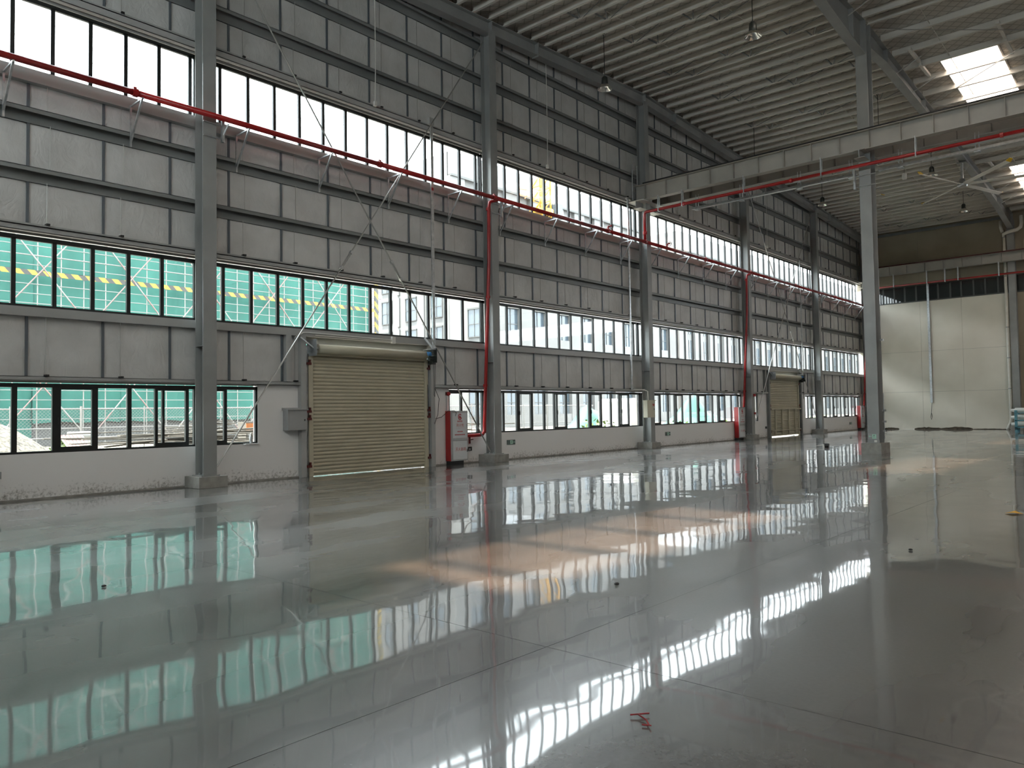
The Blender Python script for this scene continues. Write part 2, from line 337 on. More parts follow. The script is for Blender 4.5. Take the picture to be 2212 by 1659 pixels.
# low openings per bay (y0,y1)
LOW = {0: [(-0.9, 7.82)], 1: [(7.82, 9.25), (15.33, 16.81)], 2: [(16.81, 25.63)], 3: [(25.63, 34.69)], 4: [(36.2, 36.5), (42.75, 43.82)], 5: [(43.82, 52.2)]}
lows = sorted(sum(LOW.values(), []))
mer = []
for a, b_ in lows:
    if mer and abs(mer[-1][1]-a) < 0.01: mer[-1][1] = b_
    else: mer.append([a, b_])
# plaster base, door gaps left open
def seg(y0, y1, z0, z1, cuts):
    out = []; y = y0
    for a, b_ in sorted(cuts):
        if b_ <= y0 or a >= y1: continue
        if a > y: out.append((y, a))
        y = max(y, b_)
    if y < y1: out.append((y, y1))
    return out
mb = MB()
for a, b_ in seg(YN, YF, 0, ZL, DOORS): mb.box(-0.2, a, -0.1, 0.0, b_, ZL)
for a, b_ in seg(YN, YF, ZL, ZLT, [tuple(q) for q in mer] + DOORS): mb.box(-0.2, a, ZL, 0.0, b_, ZLT+0.03)
mb.build('plaster_base', 'plaster', wl)
# plaster fillet of rough concrete along the floor
mb = MB()
for a, b_ in seg(YN, YF, 0, .1, DOORS): mb.box(0.0, a, 0, 0.03, b_, 0.035)
mb.build('floor_fillet', 'concrete', wl)
SEAM0 = 17.852 - 1.3306 * 15
seams = [SEAM0 + 1.3306 * k for k in range(0, 45)]
zones = [('low', 2.40, 3.42, [], ZLT+0.03, ZM-0.02), ('mid', 5.12, 7.90, [6.10, 7.2], ZMT+0.03, ZU-0.02), ('top', 9.70, 14.3, [10.55, 11.7, 12.8], ZUT+0.03, 14.3)]
def panel(y0, y1, z0, z1, pins, seed):
    ny, nz = 7, max(8, int((z1-z0)/0.16)); mb = MB(); pz = [z0, z1] + pins
    for j in range(nz+1):
        z = z0+(z1-z0)*j/nz; dz = min(abs(z-q) for q in pz)
        for i in range(ny+1):
            y = y0+(y1-y0)*i/ny; u = min(i, ny-i)/ny*2
            q = noise.noise(Vector((seed*3.1+y*1.3, z*0.9, seed)))*0.014 + noise.noise(Vector((y*4.0, z*2.2+seed, 4)))*0.006
            x = (min(1, dz/0.35)**0.6) * (min(1, u/0.3)**0.6) * (0.022 + q)
            mb.v.append((x, y, z))
    for j in range(nz):
        for i in range(ny):
            a = j*(ny+1)+i; mb.f.append((a, a+1, a+ny+2, a+ny+1))
    return mb
for zn, z0, z1, pins, c0, c1 in zones:
    cuts = [(a-0.05, b_+0.05) for a, b_ in DOORS] if zn == 'low' else []
    for k in range(len(seams)-1):
        a, b_ = max(seams[k], YN), min(seams[k+1], YF)
        if b_-a < 0.1: continue
        pieces = seg(a, b_, 0, 1, cuts)
        for (q0, q1) in pieces:
            if q1-q0 < 0.08: continue
            panel(q0, q1, c0, c1, pins, k+len(zn)).build('insulation_panel', 'insul', wl, smooth=True)
        if a > YN and not any(c[0] < a < c[1] for c in cuts):
            MB().box(-0.01, a-0.022, c0, 0.035, a+0.022, c1).build('seam_strip', 'batten', wl)
    mb = MB()
    for q0, q1 in seg(YN, YF, 0, 1, DOORS if zn == 'low' else []): mb.box(-0.13, q0, c0-0.03, -0.09, q1, c1+0.03)
    mb.build('outer_cladding', 'steel_sill', wl)
mb = MB()
for a, b_ in DOORS: mb.box(-0.13, a, 3.25, -0.09, b_, 3.62)
mb.build('outer_cladding', 'steel_sill', wl)
# girts, one per bay and level: Z girts (lip, flange, web)
def zgirt(y0, y1, zt):
    return MB().box(0.0, y0, zt-0.012, 0.2, y1, zt).box(0.19, y0, zt-0.085, 0.2, y1, zt).box(0.02, y0, zt-0.25, 0.045, y1, zt).box(-0.05, y0, zt-0.25, 0.04, y1, zt-0.24)
def cgirt(y0, y1, z0, z1, d=0.12):
    return MB().box(0.0, y0, z0, d-0.01, y1, z0+0.012).box(0.0, y0, z1-0.012, d-0.01, y1, z1).box(d-0.012, y0, z0, d, y1, z1).box(-0.16, y0, z1-0.01, 0.0, y1, z1)
for i in range(6):
    a, b_ = COL[i], COL[i+1]
    if i == 0: a = YN
    if i == 5: b_ = YF
    for zt in (6.19, 7.30, 10.68, 11.84, 12.93): zgirt(a, b_, zt).build('girt', 'steel_dark', wl)
    cgirt(a, b_, 3.41, 3.58, 0.14).build('window_channel', 'steel_sill', wl)
    cgirt(a, b_, 7.80, 8.045, 0.16).build('window_channel', 'steel_sill', wl)
    for z0, z1 in ((ZMT+0.025, 5.14), (ZUT+0.03, 9.74)):
        MB().box(0.0, a, z0, 0.13, b_, z0+0.012).box(0.118, a, z0, 0.13, b_, z1-0.03).box(0.0, a, z1-0.05, 0.15, b_, z1-0.035).box(0.14, a, z1-0.05, 0.15, b_, z1).build('head_channel', 'steel_sill', wl)
    lo = [(a, b_)] if i not in (1, 4) else seg(a, b_, 0, 1, [(DOORS[0 if i == 1 else 1][0]-0.1, DOORS[0 if i == 1 else 1][1]+0.1)])
    for q0, q1 in lo:
        MB().box(-0.05, q0, ZLT+0.025, 0.11, q1, ZLT+0.037).box(0.1, q0, ZLT+0.025, 0.11, q1, 2.30).box(0.0, q0, 2.29, 0.11, q1, 2.30).build('head_channel', 'steel_sill', wl)
# tie rods between girts beside each seam, with black clips
for zn, segs_ in (('low', [(2.30, 3.41)]), ('mid', [(5.14, 5.95), (6.19, 7.06), (7.30, 7.86)]), ('top', [(9.72, 10.44), (10.68, 11.6), (11.84, 12.7), (12.93, 13.6)])):
    for k in range(2, len(seams)-1):
        y = seams[k]+0.30
        if min(abs(y-c) for c in COL) < 0.5 or y < 2: continue
        if zn == 'low' and any(a-0.4 < y < b_+0.4 for a, b_ in DOORS): continue
        mb = MB()
        for j, (z0, z1) in enumerate(segs_): mb.tube([(0.1, y+0.05*(j % 2), z0), (0.1, y+0.05*(j % 2), z1)], 0.007, 5)
        o = mb.build('tie_rod', 'rod', wl)
        MB().box(0.08, y-0.03, segs_[0][0]-0.005, 0.2, y+0.03, segs_[0][0]+0.03).build('clip', 'black', o)
# short posts beside columns and doors
for yy in (9.98, 10.38, 14.58): box('door_post', 'steel_sill', wl, 0.0, yy-0.07, 2.3 if yy < 10.2 else 0.0, 0.15, yy+0.07, 3.41)
for yy in (37.2, 37.6, 41.85): box('door_post', 'steel_dark', wl, 0.0, yy-0.07, 2.3 if yy < 37.4 else 0.0, 0.15, yy+0.07, 3.41)

# ------------------------------------------------------------------ windows in the left wall
wn = [0]
ords = ['nearest', 'second', 'third', 'fourth', 'fifth', 'sixth']
def fixed_window(i, z0, z1, y_first, pitch, band):
    a, b_ = COL[i]+0.02, COL[i+1]-0.02
    if i == 0: a = YN+0.2
    if i == 5: b_ = 52.2
    wn[0] += 1
    t = thing('window_%d' % wn[0], (-0.06, (a+b_)/2, z0), '%s strip window of narrow black-framed panes in the %s bay' % (band, ords[i]), 'window', 'strip windows of the long wall', 'structure')
    zt = z1-0.035; xf0, xf1 = -0.09, -0.03
    MB().box(xf0, a, z0, xf1, b_, z0+0.055).box(xf0, a, zt-0.085, xf1, b_, zt).box(xf0, a, z0, xf1, a+0.05, zt).box(xf0, b_-0.05, z0, xf1, b_, zt).build('window_frame', 'frame', t)
    me = MB().box(-0.03, -0.037, z0+0.05, 0.03, 0.037, zt-0.06).mesh('mullion', M['frame']); 
    for v in me.vertices: v.co.z -= z0
    ys = [y_first+pitch*k for k in range(-20, 40)]; ys = [y for y in ys if a+0.12 < y < b_-0.12]
    for y in ys: inst('mullion', me, t, (-0.06, y, z0))
    ed = [a+0.05]+ys+[b_-0.05]
    for k in range(len(ed)-1): MB().box(-0.063, ed[k], z0+0.04, -0.057, ed[k+1], zt-0.05).build('pane', 'glass', t)
for i in range(6):
    f = {0: (4.343, .681), 1: (8.431, .6867), 2: (17.955, .670), 3: (26.7, .672), 4: (35.75, .672), 5: (44.85, .672)}[i]
    fixed_window(i, ZM, ZMT, f[0], f[1], 'middle')
    f = {0: (4.298, .675), 1: (9.05, .688), 2: (17.955, .670), 3: (26.7, .672), 4: (35.75, .672), 5: (44.85, .672)}[i]
    fixed_window(i, ZU-.085, ZUT, f[0], f[1], 'upper')
# sliding windows near the floor
SEQ = [(.09, .58, 0), (.15, .55, 1), (.11, .56, 0), (.08, .47, 0), (.06, .09, 1), (.05, .45, 1), (.07, .62, 0)]
for i in range(6):
    for wi, (a, b_) in enumerate(LOW[i]):
        wn[0] += 1
        side = '' if len(LOW[i]) == 1 else (', left of the roller door' if wi == 0 else ', right of the roller door')
        t = thing('window_%d' % wn[0], (-0.06, (a+b_)/2, ZL), 'low sliding window with black sashes in the %s bay%s' % (ords[i], side), 'window', 'sliding windows near the floor', 'structure')
        a2, b2 = a+(0.0 if a not in COL else 0.02), b_-(0.0 if b_ not in COL else 0.02); zt = ZLT-0.02
        MB().box(-0.1, a2, ZL, -0.02, b2, ZL+0.04).box(-0.1, a2, zt-0.075, -0.02, b2, zt).box(-0.1, a2, ZL, -0.02, a2+0.05, zt).box(-0.1, b2-0.05, ZL, -0.02, b2, zt).build('window_frame', 'frame', t)
        y = {0: 4.429-3.98*2, 1: 8.24 if wi == 0 else 15.3}.get(i, a2+0.1+0.37*(i % 3)); k = 0 if i != 1 else (4 if wi == 0 else 5)
        if i == 1: y = a2-0.05 if wi == 0 else a2
        while y < b2:
            w_, pw, sash = SEQ[k % len(SEQ)]; k += 1
            y0, y1, y2 = y, y+w_, y+w_+pw; y = y2
            if y2 < a2+0.06: continue
            y0, y1, y2 = max(y0, a2+.05), max(y1, a2+.05), min(y2, b2-.05)
            if y2-y0 < 0.03: continue
            if y1 > y0 and y1 < b2-0.05:
                MB().box(-0.09, y0, ZL+.03, -0.025, y1, zt-.07).build('mullion', 'frame', t)
            if y2 > y1+0.02:
                if sash:
                    s_ = MB().box(-0.055, y1, ZL+.04, -0.02, y2, ZL+.105).box(-0.055, y1, zt-.11, -0.02, y2, zt-.07).build('sash_rail', 'frame', t)
                    if pw > .4: MB().box(-0.02, y1-0.055, ZL+0.53, 0.005, y1-0.02, ZL+0.66).build('sash_latch', 'black', s_)
                MB().box(-0.053 if not sash else -.04, y1, ZL+.035, -0.047 if not sash else -.034, y2, zt-.07).build('pane', 'glass', t)

# ------------------------------------------------------------------ steel wall columns
collab = ['', 'grey steel wall column nearest the camera, at the left of the picture', 'grey steel wall column just past the near roller door, red riser on its left', 'grey steel wall column carrying the cream box and the crane beam end', 'grey steel wall column before the far roller door with a red riser', 'grey steel wall column just past the far roller door', 'grey steel corner column at the end wall, half hidden']
for i in range(1, 7):
    y = COL[i] if i < 6 else 52.6; t = thing('steel_column', (0.38, y, 0), collab[i], 'column', 'columns along the long wall')
    zt = pb(y)-0.28
    box('inner_flange', 'steel', t, 0.545, y-0.15, 0.26, 0.56, y+0.15, zt)
    box('outer_flange', 'steel', t, 0.2, y-0.15, 0.26, 0.215, y+0.15, zt)
    box('web', 'steel', t, 0.215, y-0.006, 0.26, 0.545, y+0.006, zt)
    box('base_plate', 'steel', t, 0.16, y-0.2, 0.235, 0.6, y+0.2, 0.26)
    MB().box(0.03, y-0.30, 0.0, 0.68, y+0.33, 0.235).build('concrete_plinth', 'concrete', t)
    box('stiffener', 'steel', t, 0.215, y-0.14, 3.0, 0.545, y+0.14, 3.012)
    b1 = MB()
    for yy in (-0.11, 0.11):
        for xx in (0.3, 0.46): b1.tube([(xx, y+yy, 0.25), (xx, y+yy, 0.30)], 0.018, 6)
    b1.build('anchor_bolts', 'galv', t)
# interior column with rafter frame
def icol(x, y0, y1, label, zt):
    t = thing('steel_column', (x, (y0+y1)/2, 0), label, 'column', 'columns of the inner frame')
    box('front_flange', 'steel', t, x-0.175, y0, 0.33, x+0.175, y0+0.016, zt)
    box('rear_flange', 'steel', t, x-0.175, y1-0.016, 0.33, x+0.175, y1, zt)
    box('web', 'steel', t, x-0.008, y0+0.016, 0.33, x+0.008, y1-0.016, zt)
    box('concrete_plinth', 'concrete', t, x-0.35, y0-0.1, 0, x+0.25, y1+0.3, 0.33)
    return t
ic = icol(8.61, 25.5, 26.0, 'tall grey steel column standing free in the hall beside the crane beams', pb(25.7)-0.05)
fc = icol(8.57, 52.45, 52.9, 'grey steel column at the end wall beside the white rainwater pipe', 12.3)
icol(17.6, 25.5, 26.0, 'grey steel column of the second inner frame, beyond the right picture edge', pb(25.7)-0.05)

# rafters (tapered I beams running parallel to the long wall)
def rafter(x, pts, label, w=0.3):
    t = thing('rafter', (x, pts[0][0], pts[0][1]), label, 'rafter', 'roof rafters')
    bot, top, web = MB(), MB(), MB()
    for k in range(len(pts)-1):
        (ya, za), (yb, zb) = pts[k], pts[k+1]
        bot.bar((x, ya, za+0.008), (x, yb, zb+0.008), w, 0.016)
        top.bar((x, ya, pb(ya)-0.008), (x, yb, pb(yb)-0.008), w, 0.016)
        web.prism([(x-0.005, ya, za), (x-0.005, yb, zb), (x-0.005, yb, pb(yb)), (x-0.005, ya, pb(ya))], (0.01, 0, 0))
    bot.build('bottom_flange', 'steel', t); top.build('top_flange', 'steel', t); web.build('web', 'steel', t)
    for k, (ya, za) in enumerate(pts):
        MB().box(x-w/2, ya-0.01, za, x+w/2, ya+0.01, pb(ya)).build('end_plate', 'steel', t)
    return t
NEAR = [(YN+0.1, 11.75), (2.0, 12.2), (9.0, 12.45), (16.0, 12.85), (21.8, 13.12), (24.4, 12.85), (25.5, 12.74)]
FAR = [(26.0, 13.15), (28.0, 13.28), (33.0, 13.10), (37.4, 12.95), (44.0, 12.6), (48.5, 12.25), (52.45, 11.75)]
rafter(8.6, NEAR, 'rafter of the first inner frame on the camera side of the free column')
rafter(8.6, FAR, 'rafter of the first inner frame running from the free column to the end wall')
rafter(17.6, NEAR, 'rafter of the second inner frame overhead behind the camera')
rafter(17.6, FAR, 'rafter of the second inner frame running to the end wall outside the picture')
# eave beam on the wall columns
t = thing('edge_beam', (0.4, 25.7, 13.4), 'dark grey roof edge beam along the top of the long wall', 'beam')
for i in range(6):
    a, b_ = (COL[i] if i else YN+.1), (COL[i+1] if i < 5 else 52.8)
    sub = [a, b_] if not (a < RY < b_) else [a, RY, b_]
    mb = MB()
    for k in range(len(sub)-1):
        ya, yb = sub[k], sub[k+1]
        for z_ in (-0.008, -0.40): mb.bar((0.42, ya, pb(ya)+z_), (0.42, yb, pb(yb)+z_), 0.28, 0.016)
        mb.prism([(0.41, ya, pb(ya)-0.4), (0.41, yb, pb(yb)-0.4), (0.41, yb, pb(yb)), (0.41, ya, pb(ya))], (0.012, 0, 0))
    mb.box(0.28, b_-.012, pb(b_)-0.42, 0.57, b_+.012, pb(b_))
    if i in (2, 3, 5): mb.box(0.3, (a+b_)/2-2.2, pb((a+b_)/2-2.2)-0.45, 0.57, (a+b_)/2-2.16, pb((a+b_)/2-2.2)+0.02)
    mb.build('beam_length', 'steel', t)

# ------------------------------------------------------------------ ceiling: roof sheets, skylights, purlins
ce = thing('ceiling', (20, 25.75, 14.1), 'dark ridged roof of grey purlins under white facing', 'ceiling', kind='structure')
xs = sorted(set([-0.35, XR+0.35] + [q for s_ in SKYX for q in s_])); ysl = sorted(set([YN-0.3, RY, YF+0.3] + [q for s_ in SKYY for q in s_]))
for i in range(len(xs)-1):
    mb = MB(); skyc = (xs[i], xs[i+1]) in SKYX
    for j in range(len(ysl)-1):
        a, b_ = ysl[j], ysl[j+1]
        q = [(xs[i], a, rf(a)), (xs[i+1], a, rf(a)), (xs[i+1], b_, rf(b_)), (xs[i], b_, rf(b_))]
        if skyc and (a, b_) in SKYY:
            mq = MB(); mq.v = list(q); mq.f = [(0, 1, 2, 3)]; mq.build('skylight_sheet', 'skylight', ce)
            # frame trimming round the opening
            MB().bar((xs[i], a, rf(a)-.03), (xs[i], b_, rf(b_)-.03), 0.05, 0.06).bar((xs[i+1], a, rf(a)-.03), (xs[i+1], b_, rf(b_)-.03), 0.05, 0.06).build('skylight_frame', 'steel_sill', ce)
        else: mb.prism(q, (0, 0, 0.06))
    mb.build('roof_sheet', 'roof', ce)
def purlin_mesh(x0, x1, name='purlin'):
    L = x1-x0
    return MB().box(0, -0.004, 0, L, 0.004, 0.245).box(0, -0.085, 0, L, 0.004, 0.006).box(0, -0.085, 0, L, -0.079, 0.03).box(0, -0.004, 0.24, L, 0.075, 0.246).mesh(name, M['purlin'])
pm = purlin_mesh(0.5, 8.52)
y = 0.1
ys = []
k = 0
while RY-0.22-0.676*k > YN+0.2: ys.append(RY-0.22-0.676*k); k += 1
k = 0
while RY+0.24+0.676*k < YF-0.3: ys.append(RY+0.24+0.676*k); k += 1
for y in sorted(ys): inst('purlin', pm, ce, (0.5, y, pb(y)))
pm2 = purlin_mesh(8.7, XR-0.1)
ys2 = [RY-0.3-1.352*k for k in range(20)] + [RY+0.3+1.352*k for k in range(21)]
for y in sorted(ys2):
    if YN+0.2 < y < YF-0.2: inst('purlin', pm2, ce, (8.7, y, pb(y)))
# sag braces: pairs of small V struts between neighbouring purlins, and ties along the slope
ysv = sorted(ys)
for r0, xo in ((24.0, 0.0), (27.4, 0.35), (21.0, 0.5), (31.0, 0.2), (18.0, 0.3), (38.0, 0.3), (46.5, 0.4), (50.5, 0.2)):
    kk = min(range(len(ysv)), key=lambda q: abs(ysv[q]-r0)); mb = MB()
    for x in (2.1+xo, 4.3+xo, 6.5+xo):
        for q in (0, 1):
            if kk+q+1 >= len(ysv): continue
            ya, yb = ysv[kk+q], ysv[kk+q+1]; xx = x+q*0.55
            mb.bar((xx, ya, pb(ya)+0.06), (xx+0.05, yb, pb(yb)+0.03), 0.035); mb.bar((xx+0.42, ya, pb(ya)+0.06), (xx+0.07, yb, pb(yb)+0.03), 0.03)
            mb.bar((xx+0.1, yb, pb(yb)+0.01), (xx+1.5, ya, pb(ya)+0.02), 0.018)
    mb.build('sag_brace', 'steel_dark', ce)
for x in (3.2, 5.9, 10.2, 13.6, 16.0): 
    mb = MB()
    for a, b_ in ((YN+.5, RY-.3), (RY+.3, YF-.5)): mb.bar((x, a, pb(a)+0.12), (x, b_, pb(b_)+0.12), 0.02)
    mb.build('sag_tie', 'purlin', ce)
# short struts between purlins beside the skylights
for y0 in (28.5, 29.9, 42.2):
    for x in (9.3, 11.9): MB().box(x-0.05, y0, pb(y0)-0.02, x+0.05, y0+1.35, pb(y0)+0.08).build('purlin_strut', 'purlin', ce)
# roof bracing rods in the second bay
def rod(a, b_, r, label, grp, buckle=None, m='rod'):
    r *= 1.15
    t = thing('bracing_rod', tuple(a), label, 'bracing rod', grp)
    MB().tube([a, b_], r, 8).build('rod', m, t)
    if buckle:
        A, B = Vector(a), Vector(b_); d = (B-A).normalized(); c = A+(B-A)*buckle; u = d.cross(Vector((1, 0, 0))).normalized()
        MB().bar(c-d*0.28+u*0.03, c+d*0.28+u*0.03, 0.014).bar(c-d*0.28-u*0.03, c+d*0.28-u*0.03, 0.014).bar(c-d*0.30, c-d*0.22, 0.07).bar(c+d*0.22, c+d*0.30, 0.07).build('turnbuckle', 'galv', t)
    return t
for lab, a, b_ in (('roof bracing rod crossing in front of the skylight, descending right', (8.8, 26.2, pb(26)-.1), (17.4, 33.5, pb(33)-.12)), ('roof bracing rod behind the skylight, rising to the right', (8.8, 33.5, pb(33)-.1), (17.4, 26.2, pb(26)-.12)),
                    ('far roof bracing rod above the ceiling fan', (8.8, 33.5, pb(33)-.1), (17.4, 43.5, pb(43)-.12)), ('far roof bracing rod rising from above the fan', (8.8, 43.5, pb(43)-.1), (17.4, 33.5, pb(33)-.12))):
    rod(a, b_, 0.014, lab, 'roof bracing rods')
for y0 in (24.0, 29.2, 31.2, 46.4, 48.6):   # knee struts from purlin down to rafter
    t = thing('fly_brace', (8.76, y0, pb(y0)-0.35), 'thin fly brace from rafter flange up to a purlin, %s' % {24.0: 'camera side of the free column', 29.2: 'just past the free column', 31.2: 'level with the skylight', 46.4: 'behind the ceiling fan', 48.6: 'near the end wall'}[y0], 'brace', 'fly braces on the first rafter')
    MB().bar((8.72, y0, pb(y0)-0.38), (9.5, y0+0.1, pb(y0)+0.02), 0.03).build('strut', 'rod', t)

# ------------------------------------------------------------------ other walls
wb = thing('wall_back', (20, YF, 0), 'end wall of smooth beige boards at the back', 'wall', kind='structure')
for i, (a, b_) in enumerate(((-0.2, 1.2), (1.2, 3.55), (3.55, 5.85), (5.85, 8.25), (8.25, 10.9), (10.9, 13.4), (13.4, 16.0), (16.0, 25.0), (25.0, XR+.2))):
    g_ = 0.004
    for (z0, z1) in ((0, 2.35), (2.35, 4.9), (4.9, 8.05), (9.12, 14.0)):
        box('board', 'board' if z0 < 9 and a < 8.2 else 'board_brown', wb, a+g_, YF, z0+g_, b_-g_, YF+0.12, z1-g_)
box('backing', 'joint', wb, -0.2, YF+0.03, 0, XR+.2, YF+0.2, 8.0); box('backing', 'joint', wb, -0.2, YF+0.03, 9.15, XR+.2, YF+0.2, 14.1)
MB().box(0.5, YF-0.1, 11.62+0.9, 8.4, YF, 12.62).box(0.5, YF-0.16, 12.45, 8.4, YF-.1, 12.52).build('eave_channel', 'steel_dark', wb)
# brown mud marks where the boards meet the floor
def blob(x0, x1, h):
    n = 14; top = [(x0+(x1-x0)*k/n, h*(0.35+0.65*math.sin(math.pi*(0.06+0.88*k/n)))*(0.8+0.4*random.random())) for k in range(n+1)]
    return MB().prism([(x0, YF-0.012, 0.0)] + [(x, YF-0.012, z) for x, z in top] + [(x1, YF-0.012, 0.0)], (0, 0.01, 0))
for x0, x1, h in ((1.2, 2.1, .12), (3.0, 4.6, .13), (4.55, 6.2, .16), (6.1, 8.2, .05)): blob(x0, x1, h).build('mud_stain', 'board_dirt', wb)
wn[0] += 1
t = thing('window_%d' % wn[0], (4.5, YF, 8.05), 'dark strip window high in the end wall', 'window', kind='structure')
MB().box(0.5, YF-.02, 8.05, 12.0, YF+.06, 8.12).box(0.5, YF-.02, 9.06, 12.0, YF+.06, 9.12).build('window_frame', 'frame_grey', t)
fx = [0.5, 0.9, 1.424, 2.08, 2.70, 3.36, 4.05, 4.6, 5.28, 5.87, 6.53, 7.14, 7.8, 8.5, 9.2, 9.9, 10.6, 11.3, 12.0]
for k in range(len(fx)-1):
    box('pane', 'glass_far', t, fx[k]+.04, YF+.02, 8.12, fx[k+1]-.04, YF+.03, 9.06)
    MB().box(fx[k]-.045, YF-.02, 8.1, fx[k]+.045, YF+.06, 9.08).build('mullion', 'frame_grey', t)
box('backing', 'joint', wb, 0.4, YF+.1, 8.0, 12.1, YF+.12, 9.2)
wr = thing('wall_right', (XR, 25.7, 0), 'solid pale wall on the opposite side of the hall', 'wall', kind='structure')
for z0, z1 in ((-.1, 4.5), (4.5, 9.2), (9.2, 14.3)): box('wall_strip', 'insul', wr, XR, YN, z0, XR+.15, YF, z1)
wf = thing('wall_front', (20, YN, 0), 'side wall behind the camera with a high strip window', 'wall', kind='structure')
for z0, z1 in ((-.1, ZU), (ZUT, 14.2)): box('wall_strip', 'insul', wf, -0.2, YN-.15, z0, XR+.2, YN, z1)
for z0, z1 in ((ZU, ZUT),):
    box('pane', 'glass', wf, -.2, YN-.08, z0, XR+.2, YN-.07, z1)
    me_ = MB().box(-.035, -.03, 0, .035, .03, z1-z0).mesh('mullion', M['frame'])
    for k in range(53): inst('mullion', me_, wf, (.3+.68*k, YN-.075, z0))

# ------------------------------------------------------------------ crane runway beams
def crane_beam(y, z0, z1, x0, x1, label, railm, st0=0.74, pitch=0.905):
    t = thing('crane_runway_beam', ((x0+x1)/2, y, z0), label, 'crane beam', 'crane runway beams')
    box('bottom_flange', 'steel_beam', t, x0, y-0.14, z0, x1, y+0.14, z0+0.018)
    box('top_flange', 'steel_beam', t, x0, y-0.17, z1-0.018, x1, y+0.17, z1)
    box('web', 'steel_beam', t, x0, y-0.006, z0+.018, x1, y+0.006, z1-.018)
    me = MB().box(-0.006, -0.13, 0.02, 0.006, 0.13, z1-z0-0.02).mesh('stiffener', M['steel_beam'])
    x = st0
    while x < min(x1, 20): inst('stiffener', me, t, (x, y, z0)); x += pitch
    MB().box(x0+.3, y-0.05, z1, x1, y+0.05, z1+0.02).box(x0+.3, y-0.012, z1+.02, x1, y+.012, z1+.07).box(x0+.3, y-.035, z1+.07, x1, y+.035, z1+.10).build('rail', railm, t)
    return t
crane_beam(25.22, 9.56, 10.16, 0.3, XR-.5, 'grey crane runway beam nearer the camera, crossing in front of the free column', 'black')
crane_beam(26.38, 9.56, 10.16, 0.3, XR-.5, 'grey crane runway beam on the far side of the free column', 'black', 1.1)
crane_beam(52.30, 9.80, 10.36, 0.5, XR-.5, 'grey crane runway beam with red rail in front of the end wall', 'red_dark', 1.0, 1.02)
# pale corbel brackets carrying the beams on the wall column and on the free column
t = thing('corbel', (0.56, 25.6, 9.2), 'pale steel corbel under the crane beam end at the wall column', 'bracket')
box('seat_plate', 'white', t, 0.10, 24.95, 9.54, 0.75, 26.6, 9.556)
for a, b_ in ((24.98, 25.48), (25.78, 26.45)): box('lower_plate', 'white', t, .3, a, 9.25, .62, b_, 9.262); box('web', 'steel', t, .4, a, 9.26, .43, b_, 9.54)
t = thing('corbel', (8.6, 25.75, 9.2), 'grey steel corbels on the free column under the crane beams', 'bracket')
for a, b_ in ((24.98, 25.5), (26.0, 26.6)): box('seat_plate', 'steel_beam', t, 8.45, a, 9.54, 8.77, b_, 9.556); box('lower_plate', 'steel_beam', t, 8.45, a, 9.30, 8.77, b_, 9.312); box('web', 'steel', t, 8.59, a, 9.312, 8.62, b_, 9.54)
# access ladder piece above the corbel
t = thing('beam_ladder', (0.35, 25.05, 10.1), 'short grey ladder standing beside the crane beam end on the wall', 'ladder')
MB().tube([(0.3, 24.95, 9.6), (0.3, 24.95, 11.0)], 0.018, 6).tube([(0.3, 25.3, 9.6), (0.3, 25.3, 11.0)], 0.018, 6).build('rails', 'galv', t)
for z in (9.9, 10.2, 10.5, 10.8): MB().tube([(0.3, 24.95, z), (0.3, 25.3, z)], 0.012, 6).build('rung', 'galv', t)

# ------------------------------------------------------------------ red fire main along the wall
PX, PZ, PR = 0.72, 7.93, 0.062
t = thing('fire_main_pipe', (PX, 25.7, PZ), 'red fire main running along the wall below the upper windows', 'pipe')
def lerp(a, b_, u): return a+(b_-a)*u
cuts = [-1.0, 6.2, 12.3, 16.62, 22.6, 25.13, 30.0, 34.5, 40.0, 46.0, 52.4]
for k in range(len(cuts)-1):
    MB().tube([(PX, cuts[k], PZ), (PX, cuts[k+1], PZ)], PR, 14).build('pipe_length', 'red', t, smooth=True)
    y = cuts[k+1]; c_ = MB().tube([(PX, y-.05, PZ), (PX, y+.05, PZ)], PR+.022, 14).box(PX-.02, y-.03, PZ+PR, PX+.02, y+.03, PZ+PR+.05); c_.build('coupling', 'red', t)
brk = [1.9, 4.1, 6.33, 8.63, 10.82, 13.0, 15.22, 17.42, 19.65, 21.93, 24.15, 26.25, 28.5, 30.7, 32.9, 35.3, 37.6, 39.8, 42.0, 44.4, 46.7, 48.9, 51.1]
for y in brk:
    MB().bar((0.2, y, 7.0), (0.2, y, 7.86), 0.035, 0.035).bar((0.2, y, 7.83), (PX+.06, y, 7.845), 0.035, 0.03).bar((0.21, y, 7.12), (PX+.02, y, 7.83), 0.035, 0.035).build('bracket', 'galv', t)
for y in (22.63, 26.74):
    MB().tube([(PX, y, PZ), (PX, y, PZ+.17)], 0.03, 8).lathe((PX+.02, y+.12, PZ+.2), [(0.0, -.02), (.05, -.02), (.05, .02), (0, .02)], 10).tube([(PX, y, PZ+.17), (PX, y+.16, PZ+.2)], .025, 8).build('valve', 'red', t)
    ring = [(PX+.08*math.cos(q*math.pi/6), y+.2, PZ+.2+.08*math.sin(q*math.pi/6)) for q in range(13)]
    MB().tube(ring, .012, 6).bar((PX-.08, y+.2, PZ+.2), (PX+.08, y+.2, PZ+.2), .012).build('handwheel', 'black', t)
# anti-sway clamps on the columns
for i in (1, 2, 4, 5):
    y = COL[i]+.15
    MB().tube([(0.58, y-.3, 7.82), (0.58, y+.12, 7.82)], .015, 6).tube([(0.58, y-.3, 7.52), (0.58, y+.12, 7.52)], .015, 6).box(.56, y+.1, 7.45, .62, y+.16, 7.95).tube([(.6, y+.13, 7.6), (.72, y+.2, 7.85)], .02, 6).tube([(.6, y+.13, 7.95), (PX, y+.2, 7.95)], .02, 6).build('sway_clamp', 'galv', t)
